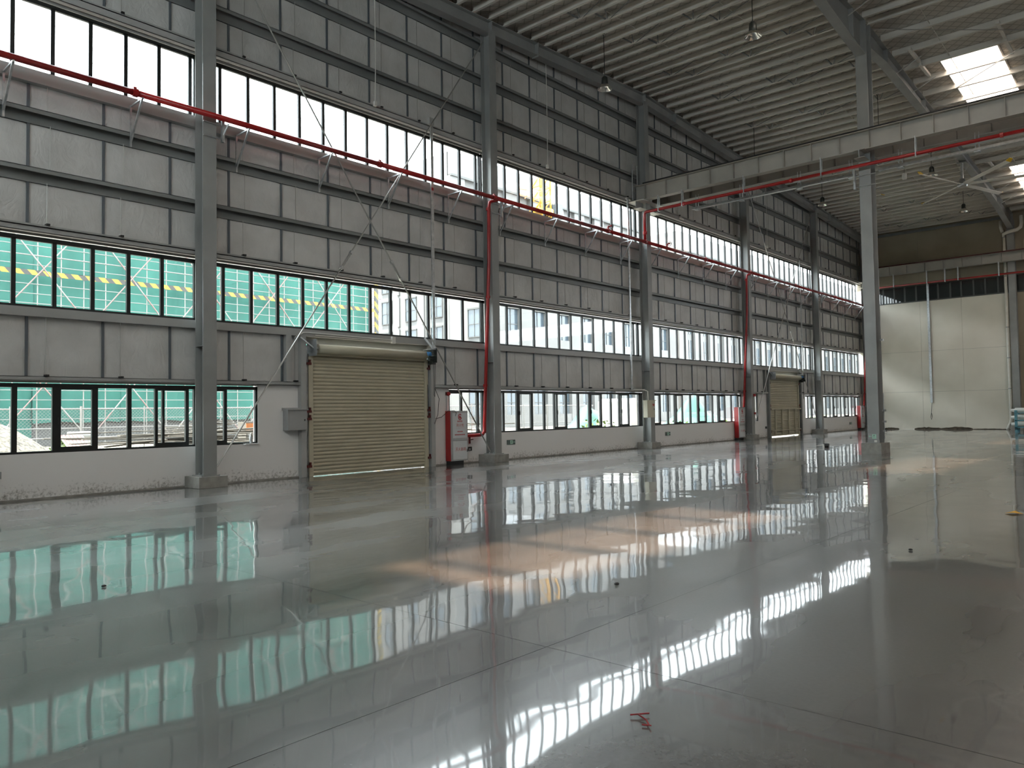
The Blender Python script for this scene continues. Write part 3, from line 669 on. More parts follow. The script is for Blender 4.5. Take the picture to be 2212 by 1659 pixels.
# risers
def riser(y, ztop, zbot, yend, label, x=0.62):
    t = thing('fire_riser_pipe', (x, y, zbot), label, 'pipe', 'red risers on wall columns')
    MB().tube([(PX, y+.22, PZ-.02), (x+.02, y+.12, PZ-.06), (x-.05, y, PZ-.12), (x-.07, y-.02, PZ-.3), (x-.1, y-.02, 6), (x-.42, y+.02, zbot+.3), (x-.43, y+.02, zbot+.1), (x-.44, y-.06, zbot+.01), (x-.44, y-.16, zbot), (x-.44, yend, zbot)] if zbot > .5 else [(PX, y+.2, PZ-.02), (x-.05, y, PZ-.1), (x-.07, y-.02, PZ-.3), (x-.35, y-.02, zbot)], 0.05, 12).build('pipe_length', 'red', t, smooth=True)
    for z in (2.3, 4.95, 7.6): MB().tube([(x-.09-(.33*(6-z)/5.2 if z < 6 else 0), y-.02, z-.04), (x-.09-(.33*(6-z)/5.2 if z < 6 else 0), y-.02, z+.04)], 0.068, 12).build('coupling', 'red', t)
    return t
riser(16.58, PZ, 0.82, 15.8, 'red fire riser bending to the near hydrant cabinet')
riser(34.40, PZ, 0.9, 34.2, 'red fire riser at the column before the far roller door')
riser(52.25, PZ, 0.9, 52.0, 'red fire riser in the far corner by the end wall')
t = thing('drain_valve', (0.18, 15.98, 0.6), 'small dark red drain tee under the near riser elbow', 'valve')
MB().tube([(0.18, 15.98, 0.78), (0.18, 15.98, 0.58)], 0.03, 8).tube([(0.18, 15.98, 0.7), (0.18, 16.12, 0.71)], .022, 8).build('tee', 'red_dark', t)
# cross pipe under the crane beam
t = thing('fire_cross_pipe', (6, 25.1, 9.07), 'red fire pipe crossing the hall under the near crane beam', 'pipe')
MB().tube([(0.72, 25.1, 8.0), (0.72, 25.1, 8.97), (0.735, 25.1, 9.02), (0.77, 25.1, 9.06), (0.82, 25.1, 9.07), (6.4, 25.1, 9.07)], 0.055, 14).build('pipe_length', 'red', t, smooth=True)
MB().tube([(6.4, 25.1, 9.07), (12.4, 25.1, 9.07)], 0.055, 14).build('pipe_length', 'red', t, smooth=True)
MB().tube([(12.4, 25.1, 9.07), (XR-1, 25.1, 9.07)], 0.055, 14).build('pipe_length', 'red', t, smooth=True)
for x in (2.4, 6.4, 12.4): MB().tube([(x-.04, 25.1, 9.07), (x+.04, 25.1, 9.07)], .075, 12).build('coupling', 'red', t)
MB().tube([(0.72, 25.1, 8.2), (0.72, 25.1, 8.32)], .075, 12).tube([(0.72, 25.1, 8.26), (0.86, 25.0, 8.3)], .02, 6).build('coupling', 'red', t)
for x in (1.35, 2.35, 4.75, 7.4, 10.2, 13.0): MB().box(x-.015, 25.03, 9.0, x+.015, 25.06, 9.6).box(x-.015, 25.14, 9.0, x+.015, 25.17, 9.6).box(x-.02, 25.03, 8.985, x+.02, 25.17, 9.005).build('hanger', 'galv', t)
t = thing('cable_tray', (6, 25.95, 9.05), 'long grey cable tray crossing below the crane beams', 'cable tray')
MB().box(2.3, 25.88, 9.02, 8.2, 26.02, 9.04).box(2.3, 25.88, 9.04, 8.2, 25.885, 9.10).box(2.3, 26.015, 9.04, 8.2, 26.02, 9.10).build('tray', 'galv', t)
MB().box(8.9, 25.88, 9.02, XR-1, 26.02, 9.04).box(8.9, 25.88, 9.04, XR-1, 25.885, 9.10).box(8.9, 26.015, 9.04, XR-1, 26.02, 9.10).build('tray', 'galv', t)
for x in (2.45, 4.2, 6.3, 8.0, 9.5, 11.6, 13.6): MB().bar((x, 25.95, 8.97), (x, 25.95, 9.58), .02).bar((x+.1, 25.95, 8.97), (x+.1, 25.95, 9.58), .02).box(x-.03, 25.86, 8.97, x+.13, 26.04, 9.0).build('hanger', 'galv', t)

# ------------------------------------------------------------------ X bracing in the two door bays
for i, nm in ((1, 'near'), (4, 'far')):
    a, b_ = COL[i]+.22, COL[i+1]-.22
    rod((0.44, a, 12.3), (0.44, b_, 0.33), 0.017, '%s bay bracing rod running down to the right with a turnbuckle' % nm, 'bracing rods on the long wall', 0.585)
    rod((0.40, b_, 12.8), (0.42, a+.0, 0.42), 0.017, '%s bay bracing rod running down to the left past the roller door' % nm, 'bracing rods on the long wall', 0.60)

# ------------------------------------------------------------------ conduits and small fittings on the wall
t = thing('cable_channel', (0.33, 14.47, 3.4), 'tall galvanised cable channel above the near roller door', 'conduit', 'vertical cable channels')
MB().box(0.30, 14.43, 3.3, 0.34, 14.52, 9.72).build('channel', 'galv', t); MB().box(0.25, 14.38, 9.66, 0.36, 14.55, 9.85).build('end_cap', 'steel_sill', t)
MB().box(0.34, 14.44, 7.78, 0.345, 14.51, 7.86).build('red_mark', 'red_text', t)
t = thing('cable_channel', (0.33, 24.55, 2.2), 'tall galvanised cable channel left of the cream box column', 'conduit', 'vertical cable channels')
MB().box(0.30, 24.52, 2.25, 0.34, 24.6, 9.6).build('channel', 'galv', t)
MB().tube([(0.32, 24.56, 2.25), (0.33, 24.7, 2.28), (0.5, 25.15, 2.26), (0.62, 25.2, 2.2), (0.64, 25.2, 1.86)], .018, 8).build('flexible_conduit', 'white', t, smooth=True)
t = thing('cable_channel', (0.33, 41.7, 3.4), 'tall galvanised cable channel above the far roller door', 'conduit', 'vertical cable channels')
MB().box(0.30, 41.66, 3.3, 0.34, 41.75, 9.6).build('channel', 'galv', t)
for yy, lab in ((12.55, 'thin pale hanging cable above the upper windows of the door bay'), (19.8, 'thin pale hanging cable above the upper windows past the second column'), (37.6, 'thin pale hanging cable high in the far door bay')):
    t = thing('hanging_cable', (0.25, yy, 9.7), lab, 'cable', 'pale cables on the upper wall')
    MB().tube([(0.24, yy, 9.72), (0.25, yy+.02, 11.0), (0.25, yy, 13.3)], .012, 6).build('cable', 'white', t); MB().box(.2, yy-.04, 9.66, .28, yy+.04, 9.78).build('junction_box', 'white', t)
for yy in (24.75, 28.9):
    t = thing('emergency_light', (0.16, yy, 9.55), 'small white emergency light fitting above the upper windows, %s' % ('left of the crane beam end' if yy < 26 else 'right of the crane beam end'), 'light', 'emergency lights')
    MB().box(.13, yy-.06, 9.6, .2, yy+.06, 9.68).build('body', 'white', t); MB().tube([(.2, yy-.05, 9.62), (.26, yy-.09, 9.56)], .03, 8).tube([(.2, yy+.05, 9.62), (.26, yy+.09, 9.56)], .03, 8).build('lamp_head', 'white', t)

# ------------------------------------------------------------------ roller doors
dn = 0
def roller(y0, y1, label, vents):
    global dn
    dn += 1
    t = thing('door_%d' % dn, (0.03, (y0+y1)/2, 0), label, 'roller door', 'beige roller doors', 'structure')
    pitch = 0.0905; prof = [(0.0, 0.0), (0.012, 0.012), (0.024, 0.035), (0.026, 0.055), (0.016, 0.078), (0.004, 0.088), (0.0, 0.0905)]
    mb = MB(); L = y1-y0-.16
    for x, z in prof: mb.v.append((x, -L/2, z)); mb.v.append((x, L/2, z))
    for k in range(len(prof)-1): mb.f.append((2*k, 2*k+1, 2*k+3, 2*k+2))
    me = mb.mesh('slat', M['beige']); n = 33 if not vents else 34
    zb = 0.042 if not vents else 0.07
    for k in range(n): inst('slat', me, t, (0.03, (y0+y1)/2, zb+pitch*k))
    box('bottom_bar', 'beige', t, 0.02, y0+.08, zb-.03, 0.06, y1-.08, zb)
    for s_, yy in ((0, y0), (1, y1)):
        MB().box(0.0, (yy-.02 if not s_ else yy-.1), 0.0, .09, (yy+.1 if not s_ else yy+.02), 3.0).build('guide_rail', 'beige', t)
        MB().box(0.0, (yy-.1 if not s_ else yy+.02), 0.0, .05, (yy-.02 if not s_ else yy+.1), 3.2).build('jamb_angle', 'galv', t)
    zc = 3.11; dr = MB().tube([(0.26, y0+.14, zc), (0.26, y1-.22, zc)], .115, 20); dr.build('drum', 'beige', t, smooth=True)
    MB().box(0.04, y0+.1, zc-.16, .18, y1-.1, zc-.1).build('drum_lip', 'beige', t)
    br = MB().box(0.02, y0-.02, 2.93, .42, y0+.0, 3.33).box(.02, y0+.0, 2.93, .05, y0+.06, 3.33).tube([(.26, y0, zc), (.26, y0+.14, zc)], .04, 8); br.build('drum_bracket', 'galv', t)
    mo = MB().box(0.02, y1+.02, 2.9, .46, y1+.04, 3.3).box(.1, y1-.12, 3.12, .42, y1+.02, 3.26).tube([(.3, y1-.12, 3.02), (.3, y1+.12, 3.02)], .07, 12).box(.2, y1-.02, 2.86, .34, y1+.1, 2.98).build('motor_unit', 'lamp_dark', t)
    MB().tube([(.36, y1-.24, 3.14), (.36, y1-.1, 3.14)], .055, 12).build('motor_end', 'blue', mo); MB().box(.1, y1-.16, 3.26, .44, y1+.04, 3.28).build('motor_plate', 'galv', mo)
    MB().tube([(.34, y1+.02, 2.9), (.33, y1+.03, 2.0), (.33, y1+.06, 1.95), (.34, y1+.08, 2.9)], .006, 5).build('pull_chain', 'black', mo)
    for z in (2.75, 1.58, 1.40, .25):
        MB().box(.06, y0-.10, z-.03, .12, y0+.04, z+.03).box(.06, y0-.02, z-.02, .11, y0+.03, z+.10).build('guide_clip', 'red_dark', t)
        MB().box(.06, y1-.02, z-.03, .12, y1+.12, z+.03).box(.06, y1+.06, z-.02, .11, y1+.11, z+.10).build('guide_clip', 'red_dark', t)
    MB().bar((.16, y0-.3, 3.38), (.3, y0+.02, 3.1), .03).bar((.16, y1-.15, 3.6), (.3, y1+.08, 3.25), .05).build('stay', 'galv', t)
    if vents:
        for k in range(4): box('wind_post', 'beige', t, .055, y0+.55+k*.87, .1, .12, y0+.67+k*.87, 1.42)
        MB().box(.055, y0+.05, 1.40, .13, y1+.25, 1.46).box(.055, y0+.05, .30, .13, y1+.1, .35).build('wind_rail', 'beige', t)
    return t
roller(DOORS[0][0], DOORS[0][1], 'near beige roller door, closed, below the green netted building', False)
roller(DOORS[1][0], DOORS[1][1], 'far beige roller door with vertical wind posts across its lower half', True)
t = thing('door_conduit', (0.18, 11.6, 3.45), 'pale conduit running above the near roller door', 'conduit')
MB().tube([(.16, 10.13, 3.36), (.17, 10.36, 3.49), (.17, 10.55, 3.5), (.17, 13.1, 3.47), (.17, 13.15, 3.43), (.17, 10.7, 3.45)], .012, 6).build('conduit', 'white', t); MB().box(.14, 13.08, 3.38, .2, 13.2, 3.56).build('conduit_box', 'white', t)
t = thing('door_conduit', (0.1, 10.42, 0.5), 'galvanised conduit down the left side of the near roller door', 'conduit')
MB().tube([(.12, 10.42, 3.3), (.12, 10.40, 1.35), (.1, 10.40, .3)], .02, 8).build('conduit', 'galv', t); MB().box(.08, 10.34, 1.2, .16, 10.44, 1.36).build('conduit_box', 'white', t)
t = thing('hanging_control_cable', (0.1, 14.9, 1.2), 'black control cable looping from the door motor to the hydrant cabinet', 'cable')
MB().tube([(.25, 14.55, 2.2), (.24, 14.72, 1.9), (.2, 14.7, 1.45), (.15, 14.62, 1.2), (.12, 14.6, 1.16)], .008, 6).tube([(.1, 14.42, 2.3), (.1, 14.42, 1.45), (.12, 14.6, 1.32), (.14, 14.9, 1.38), (.2, 15.1, 1.55), (.3, 15.25, 1.56), (.3, 15.33, 1.5), (.29, 15.3, 1.4)], .008, 6).build('cable', 'black', t)

# ------------------------------------------------------------------ electric boxes
t = thing('electric_box', (0.12, 10.2, 1.14), 'grey wall cabinet left of the near roller door', 'electric box')
MB().box(0.0, 9.9, 1.14, 0.22, 10.42, 1.62).build('body', 'box_grey', t); MB().prism([(0, 9.87, 1.62), (0.26, 9.87, 1.62), (0.26, 9.87, 1.635), (0, 9.87, 1.68)], (0, .57, 0)).build('rain_hood', 'box_grey', t)
box('door_panel', 'box_grey', t, 0.22, 9.93, 1.17, 0.228, 10.39, 1.59); box('lock', 'black', t, .228, 10.34, 1.36, .24, 10.36, 1.40)
t = thing('electric_box', (0.6, 25.36, 1.2), 'cream electric box with a red warning label on the crane beam column', 'electric box')
MB().box(0.562, 24.96, 1.2, 0.74, 25.5, 1.83).build('body', 'box_beige', t); box('lid', 'box_beige', t, .562, 24.93, 1.83, .77, 25.54, 1.86); box('door_panel', 'box_beige', t, .74, 24.98, 1.23, .748, 25.48, 1.81)
lab = box('warning_label', 'red_text', t, .748, 25.3, 1.64, .750, 25.45, 1.72); MB().prism([(.7505, 25.315, 1.655), (.7505, 25.355, 1.655), (.7505, 25.335, 1.705)], (.0005, 0, 0)).build('warning_triangle', 'white', lab)
box('lock', 'black', t, .748, 25.42, 1.48, .762, 25.44, 1.55)

# ------------------------------------------------------------------ hydrant cabinets
def cabinet(y, label):
    t = thing('fire_hydrant_cabinet', (0.15, y+.31, 0), label, 'fire cabinet', 'fire hydrant cabinets')
    x0, x1, y0, y1, z0, z1 = 0.02, 0.26, y, y+.66, .11, 1.55
    MB().box(x0, y0, z0, x1-.03, y1, z1).build('body', 'red', t)
    box('base_legs', 'black', t, x0+.01, y0+.01, 0, x1-.06, y1-.12, z0)
    mb = MB().box(x1-.03, y0, z0, x1, y0+.055, z1).box(x1-.03, y1-.03, z0, x1, y1, z1).box(x1-.03, y0, z1-.05, x1, y1, z1).box(x1-.03, y0, z0, x1, y1, z0+.035).box(x1-.03, y0, .69, x1, y1, .76)
    mb.build('door_frame', 'cab_frame', t)
    d1 = box('upper_door', 'white_door', t, x1-.03, y0+.06, .765, x1+.004, y1-.035, z1-.055); d2 = box('lower_door', 'white_door', t, x1-.03, y0+.06, z0+.04, x1+.004, y1-.035, .685)
    yc = (y0+y1)/2+.015; xs_ = x1+.0055
    text('消火栓', .105, d1, xs_, yc, 1.13, 'red_text'); text('灭火器箱', .108, d2, xs_, yc+.02, .435, 'red_text')
    ring = [(xs_, yc+.062*math.cos(q), 1.375+.08*math.sin(q)) for q in [math.radians(40+q*20) for q in range(16)]]
    MB().tube(ring, .013, 6).box(xs_-.001, yc-.02, 1.33, xs_+.002, yc+.03, 1.345).box(xs_-.001, yc-.03, 1.36, xs_+.002, yc+.055, 1.38).box(xs_-.001, yc+.04, 1.33, xs_+.002, yc+.055, 1.38).tube([(xs_, yc+.02*math.cos(q*.7), 1.375+.03*math.sin(q*.7)) for q in range(10)], .008, 5).build('round_emblem', 'red_text', d1)
    mk = MB()   # small printed lines below and above the words
    for k in range(4): mk.box(xs_-.001, yc-.10+k*.052, 1.235, xs_+.001, yc-.066+k*.052, 1.268)
    mk.box(xs_-.001, yc-.105, 1.212, xs_+.001, yc+.105, 1.216).box(xs_-.001, yc-.17, 1.055, xs_+.001, yc+.17, 1.058)
    for k in range(5): mk.box(xs_-.001, yc-.10+k*.044, .935, xs_+.001, yc-.072+k*.044, .968)
    for k in range(11): mk.box(xs_-.001, yc-.21+k*.038, .845, xs_+.001, yc-.183+k*.038, .878)
    mk.build('small_print', 'red_text', d1)
    box('handle', 'black', d2, x1+.004, y1-.045, .36, x1+.02, y1-.03, .44); box('handle', 'cab_frame', d1, x1+.004, y1-.05, 1.05, x1+.02, y1-.035, 1.16)
    return t
c0 = cabinet(15.16, 'red and white fire hydrant cabinet beside the near roller door')
dup(c0, (0.02, 33.75-15.16, 0), 'red and white fire hydrant cabinet at the column before the far roller door')
dup(c0, (0.02, 51.45-15.16, 0), 'red and white fire hydrant cabinet in the far corner by the end wall')
t = thing('alarm_fittings', (0.05, 15.25, 0.6), 'red alarm sounder on a grey conduit above the near hydrant cabinet', 'alarm')
MB().lathe((0.0, 15.28, 2.05), [(0.0, .0), (.06, .0), (.06, .05), (.045, .08), (0, .085)], 14, 'x').build('sounder', 'red', t, smooth=True); MB().box(.0, 15.19, 2.0, .03, 15.25, 2.1).build('sounder_base', 'red_dark', t)
MB().tube([(.02, 15.22, 2.0), (.02, 15.22, .65), (.03, 15.26, .55), (.04, 15.3, .54)], .012, 6).build('conduit', 'galv', t); MB().box(.0, 15.2, 1.28, .07, 15.31, 1.38).build('call_point', 'red', t)
t = thing('alarm_fittings', (0.58, 34.85, 1.0), 'two small red alarm devices on the column before the far door', 'alarm')
MB().box(.56, 34.74, 2.05, .64, 34.86, 2.17).build('sounder', 'red', t); MB().box(.56, 34.76, 1.2, .62, 34.86, 1.3).build('call_point', 'red', t)

# exit signs and sockets
def exit_sign(y, z, label, arrow_right=True, x=0.0):
    t = thing('exit_sign', (x, y, z), label, 'exit sign', 'exit signs')
    box('plate', 'green_plate', t, x, y-.19, z-.075, x+.02, y+.19, z+.075)
    s_ = 1 if arrow_right else -1; fx_ = x+.0205
    MB().box(fx_, y-.05, z-.06, fx_+.001, y+.07, z+.06).build('doorway_print', 'green_light', t)
    MB().box(fx_+.001, y-.0, z+.02, fx_+.002, y+.02, z+.045).bar((fx_+.0015, y+.01, z+.02), (fx_+.0015, y-.005, z-.015), .022, .001).bar((fx_+.0015, y-.005, z-.015), (fx_+.0015, y-.035, z-.045), .012, .001).bar((fx_+.0015, y-.005, z-.015), (fx_+.0015, y+.03, z-.045), .012, .001).bar((fx_+.0015, y+.005, z+.015), (fx_+.0015, y+.04, z-.005), .01, .001).build('running_figure', 'green_plate', t)
    MB().box(fx_, y+s_*.12-.05, z-.008, fx_+.001, y+s_*.12+.04, z+.008).prism([(fx_, y+s_*.12+s_*.025, z+.03), (fx_, y+s_*.12+s_*.06, z), (fx_, y+s_*.12+s_*.025, z-.03)], (.001, 0, 0)).build('arrow', 'green_light', t)
    return t
exit_sign(18.0, .54, 'dark exit sign with running figure on the plaster just right of the second column')
exit_sign(27.67, .50, 'dark exit sign with running figure on the plaster right of the cream box')
exit_sign(50.2, .45, 'small dark exit sign on the plaster near the far corner')
t = thing('exit_sign', (8.62, 25.49, .54), 'pale green exit sign low on the free column', 'exit sign', 'exit signs')
box('plate', 'box_grey', t, 8.455, 25.475, .45, 8.77, 25.499, .63)
MB().box(8.58, 25.473, .47, 8.70, 25.475, .61).build('doorway_print', 'green_light', t)
MB().box(8.62, 25.472, .55, 8.645, 25.473, .59).bar((8.63, 25.4725, .55), (8.61, 25.4725, .48), .02, .001).bar((8.635, 25.4725, .53), (8.67, 25.4725, .48), .015, .001).build('running_figure', 'green_plate', t)
MB().box(8.48, 25.473, .532, 8.56, 25.475, .552).prism([(8.505, 25.473, .575), (8.47, 25.473, .542), (8.505, 25.473, .509)], (0, .002, 0)).build('arrow', 'green_light', t)
box('socket', 'white', t, 8.64, 25.46, .36, 8.72, 25.499, .43)
t = thing('wall_socket', (0, 4.06, .49), 'small grey box on the plaster at the left picture edge', 'socket', 'sockets'); MB().box(0, 3.98, .43, .05, 4.16, .56).box(.05, 4.0, .45, .056, 4.14, .54).build('body', 'box_grey', t)
t = thing('wall_socket', (0, 16.12, .42), 'small dark socket right of the near hydrant cabinet', 'socket', 'sockets'); MB().box(0, 16.06, .36, .05, 16.2, .48).build('body', 'lamp_dark', t); MB().box(.05, 16.08, .38, .055, 16.14, .44).build('cover', 'box_grey', t)
t = thing('wall_socket', (0, 37.35, .5), 'tiny dark socket left of the far roller door', 'socket', 'sockets'); MB().box(0, 37.3, .45, .04, 37.42, .56).box(.04, 37.32, .47, .046, 37.4, .54).build('body', 'lamp_dark', t)
t = thing('spray_can', (0.02, 9.07, .87), 'small pale can standing on the window sill left of the near roller door', 'can')
MB().lathe((-.0, 9.07, .87), [(0, 0), (.033, 0), (.033, .15), (.022, .175), (.022, .2), (0, .2)], 14).build('body', 'galv', t, smooth=True); MB().lathe((-.0, 9.07, .87), [(.02, .2), (.02, .235), (0, .24)], 12).build('cap', 'white', t)
box('sill_ledge', 'plaster', wl, -.2, 8.9, ZL-.012, .05, 9.25, ZL+.008)

# ------------------------------------------------------------------ pendant lamps
def lamp(x, y, z, label):
    t = thing('pendant_lamp', (x, y, z), label, 'lamp', 'bell-shaped pendant lamps')
    y = min(ys, key=lambda q: abs(q-.04-y))-.04; zt = pb(y); t.location = (x, y, z); ORG[t.name] = (x, y, z)
    MB().tube([(x, y, z+.42), (x, y, zt-.05)], .012, 6).build('suspension_rod', 'lamp_dark', t)
    MB().tube([(x+.03*math.cos(q*.6), y, zt-.03+.04*math.sin(q*.6)) for q in range(9)], .008, 5).build('hook', 'black', t)
    MB().lathe((x, y, z), [(0.0, .42), (.05, .42), (.10, .36), (.11, .18), (.10, .15)], 18).build('housing', 'lamp_dark', t, smooth=True)
    MB().lathe((x, y, z), [(.10, .16), (.17, .09), (.235, 0.0), (.24, -.005), (.228, 0.0), (.16, .085), (.09, .14), (0, .145)], 24).build('reflector', 'chrome', t, smooth=True)
    return t
lamp(2.43, 20.1, 11.80, 'pendant lamp hanging nearest the long wall, left of the crane beam')
lamp(7.40, 20.1, 11.80, 'pendant lamp at the top of the picture left of the big rafter')
lamp(2.43, 31.6, 11.80, 'pendant lamp behind the crane beam near the wall, only its rod showing')
lamp(7.45, 31.6, 11.80, 'pendant lamp behind the crane beam right of the free column')
lamp(2.42, 39.6, 11.80, 'pendant lamp left of the free column, below the cable tray')
lamp(7.75, 38.3, 11.85, 'pendant lamp above the left blades of the ceiling fan')
lamp(7.43, 46.5, 11.80, 'pendant lamp below the ceiling fan')
t = thing('ceiling_speaker', (6.65, 38.0, 11.95), 'small white cylinder hanging left of the fan lamp', 'speaker')
MB().lathe((6.65, 38.0, 11.9), [(0, 0), (.09, 0), (.10, .05), (.10, .24), (.08, .27), (0, .27)], 16).build('body', 'white', t, smooth=True); MB().tube([(6.65, 38, 12.15), (6.65, 38, pb(38))], .008, 6).build('rod', 'lamp_dark', t)

# ------------------------------------------------------------------ ceiling fan
fxy = (8.55, 40.2); fz = 11.72
t = thing('ceiling_fan', (fxy[0], fxy[1], fz), 'large ceiling fan with six pale blades and yellow tips', 'fan')
MB().box(fxy[0]-.05, fxy[1]-.05, fz+.2, fxy[0]+.05, fxy[1]+.05, 12.75).build('drop_tube', 'galv', t); MB().box(fxy[0]-.2, fxy[1]-.12, 12.72, fxy[0]+.2, fxy[1]+.12, 12.76).build('mounting_plate', 'steel', t)
MB().lathe((fxy[0], fxy[1], fz), [(0, -.12), (.16, -.12), (.22, -.06), (.22, .05), (.14, .08), (.11, .26), (0, .26)], 20).build('hub', 'galv', t, smooth=True)
for k in range(6):
    a = math.radians(-108+60*k); d = Vector((math.cos(a), math.sin(a), 0)); n_ = Vector((-d.y, d.x, 0)); c_ = Vector((*fxy, fz))
    blade = MB().prism([c_+d*.2+n_*(-.09)+Vector((0, 0, .025)), c_+d*3.25+n_*(-.09)+Vector((0, 0, .025)), c_+d*3.25+n_*.09-Vector((0, 0, .025)), c_+d*.2+n_*.09-Vector((0, 0, .025))], (0, 0, .025)).build('blade', 'blade', t)
    MB().prism([c_+d*3.25+n_*(-.1)+Vector((0, 0, .03)), c_+d*3.42+n_*(-.05)+Vector((0, 0, .09)), c_+d*3.42+n_*.07+Vector((0, 0, .05)), c_+d*3.25+n_*.1-Vector((0, 0, .03))], (0, 0, .03)).build('blade_tip', 'yellow', blade)
for a, lab in ((20, 'a'), (140, 'b'), (260, 'c')):
    q = math.radians(a); MB().tube([(*fxy, fz+.4), (fxy[0]+1.2*math.cos(q)*.2, fxy[1]+4*math.sin(q)*.35, 12.7)], .006, 5).build('guy_wire', 'rod', t)

# ------------------------------------------------------------------ things on the end wall
t = thing('rainwater_pipe', (8.25, 52.7, 0), 'white rainwater pipe beside the end wall column', 'pipe')
MB().tube([(8.05, 52.6, 0.0), (8.08, 52.6, .12), (8.22, 52.6, .45), (8.25, 52.6, .6), (8.25, 52.6, 11.4)], .085, 14).build('pipe_length', 'pvc', t, smooth=True)
MB().tube([(8.25, 52.6, 11.35), (8.26, 52.45, 11.48), (8.5, 52.3, 11.52), (8.95, 52.3, 11.6), (9.12, 52.3, 11.72), (9.16, 52.35, 11.95), (9.15, 52.4, 12.4)], .1, 12).build('swan_neck', 'pvc', t, smooth=True)
MB().tube([(8.2, 52.4, 11.6), (8.12, 52.5, 11.9), (8.1, 52.6, 12.3)], .09, 12).build('branch', 'pvc', t, smooth=True)
for z in (2.4, 4.2, 6.0, 9.0, 11.3): MB().tube([(8.25, 52.6, z-.03), (8.25, 52.6, z+.03)], .1, 14).build('pipe_clip', 'box_grey', t)
t = thing('cable_channel', (4.05, 52.9, 1.65), 'galvanised cable channel hanging down the beige end wall', 'conduit')
MB().box(3.98, 52.86, 1.65, 4.11, 52.94, 9.1).build('channel', 'galv', t); MB().tube([(4.06, 52.85, 1.65), (4.05, 52.8, 1.3), (4.02, 52.82, 1.0), (3.98, 52.8, .75), (4.02, 52.8, .6), (4.06, 52.8, .8), (4.04, 52.8, 1.0)], .014, 6).build('loose_cable', 'black', t)
t = thing('end_wall_fire_pipe', (6, 52.1, 9.1), 'red fire pipe under the crane beam at the end wall', 'pipe')
MB().tube([(.8, 52.1, 9.08), (XR-1, 52.1, 9.08)], .055, 12).build('pipe_length', 'red', t, smooth=True)
for x in (2.3, 4.2, 5.2, 5.9, 8.0, 10.5): MB().box(x-.03, 52.04, 9.0, x+.03, 52.16, 9.82).build('hanger', 'galv', t)
t = thing('tank_corbel', (0.5, 52.3, 9.6), 'pale steel corbel at the far corner under the end wall crane beam', 'bracket')
MB().box(.2, 52.0, 9.55, .9, 52.6, 9.57).box(.2, 52.0, 9.2, .75, 52.6, 9.22).box(.4, 52.05, 9.22, .44, 52.55, 9.55).build('plates', 'white', t)
# clamps along the free column's right side
t = thing('column_conduit', (8.83, 25.9, .3), 'thin grey conduit with clips on the free column right edge', 'conduit')
MB().tube([(8.82, 25.92, .45), (8.82, 25.92, 1.9)], .012, 6).build('conduit', 'galv', t)
for z in (.7, 1.0, 1.35, 3.6): MB().box(8.78, 25.88, z-.03, 8.87, 25.98, z+.03).build('clip', 'galv', t)
# clamp assembly on the free column under the beam
t = thing('sway_clamp', (8.6, 25.5, 8.8), 'galvanised pipe clamp on the free column below the red cross pipe', 'clamp')
for a, z in ((25.45, 8.85), (25.45, 8.5), (26.05, 8.5)): MB().tube([(8.3, a, z), (8.95, a, z)], .015, 6).build('tie_bolt', 'galv', t)
box('clamp_plate', 'galv', t, 8.28, 25.42, 8.45, 8.34, 25.5, 9.05); MB().tube([(8.31, 25.4, 8.7), (8.42, 25.1, 9.0)], .02, 6).build('pipe_stay', 'galv', t)
# pipe rack at right edge
t = thing('pipe_rack', (9.4, 49.5, 0), 'teal rack at the right edge before the end wall', 'rack')
for x in (8.98, 10.6): MB().box(x-.06, 49.1, 0, x+.06, 49.2, 1.15).box(x-.06, 49.8, 0, x+.06, 49.9, 1.15).box(x-.06, 49.1, .1, x+.06, 49.9, .18).build('upright', 'teal', t)
for z in (.25, .62): MB().box(8.9, 49.1, z-.05, 10.7, 49.16, z).box(8.9, 49.84, z-.05, 10.7, 49.9, z).build('shelf_rail', 'teal', t)
for k, z in enumerate((.40, .77, 1.14)):
    o = MB().tube([(8.72, 49.4, z), (8.9, 49.4, z), (8.92, 49.4, z), (10.9, 49.4, z)], [.08, .09, .145, .145], 18).build('plastic_roll', 'white', None, True, (9.8, 49.4, z-.14))
    tag(o, 'white plastic roll on the %s level of the teal rack' % ('lowest', 'middle', 'top')[k], 'roll', 'rolls on the rack')
box('top_rail', 'teal', t, 8.9, 49.1, .97, 10.7, 49.16, 1.01); box('top_rail', 'teal', t, 8.9, 49.84, .97, 10.7, 49.9, 1.01)

# ------------------------------------------------------------------ things on the floor
t = MB().tube([(14.02, 3.17, .01), (14.05, 3.20, .012), (14.08, 3.245, .01)], .004, 6).tube([(14.05, 3.195, .012), (14.11, 3.17, .008), (14.15, 3.13, .006)], .004, 6).tube([(14.15, 3.13, .006), (14.12, 3.115, .006)], .004, 6).tube([(14.15, 3.13, .006), (14.165, 3.12, .012)], .004, 6).build('wire_scrap', 'wire_red', None, False, (14.1, 3.17, 0))
tag(t, 'bent scrap of red wire lying on the floor in the foreground', 'wire')
t = MB().prism([(14.16, 12.25, .004), (14.25, 12.22, .02), (14.36, 12.3, .004), (14.30, 12.36, .012), (14.25, 12.45, .02), (14.21, 12.36, .012)], (0, 0, .003)).build('fallen_leaf', 'leaf', None, False, (14.25, 12.3, 0)); tag(t, 'small orange-yellow leaf on the floor at the right', 'leaf')
t = thing('hand_tool', (5.95, 28.94, 0), 'small black and white tool lying on the floor left of the free column', 'tool')
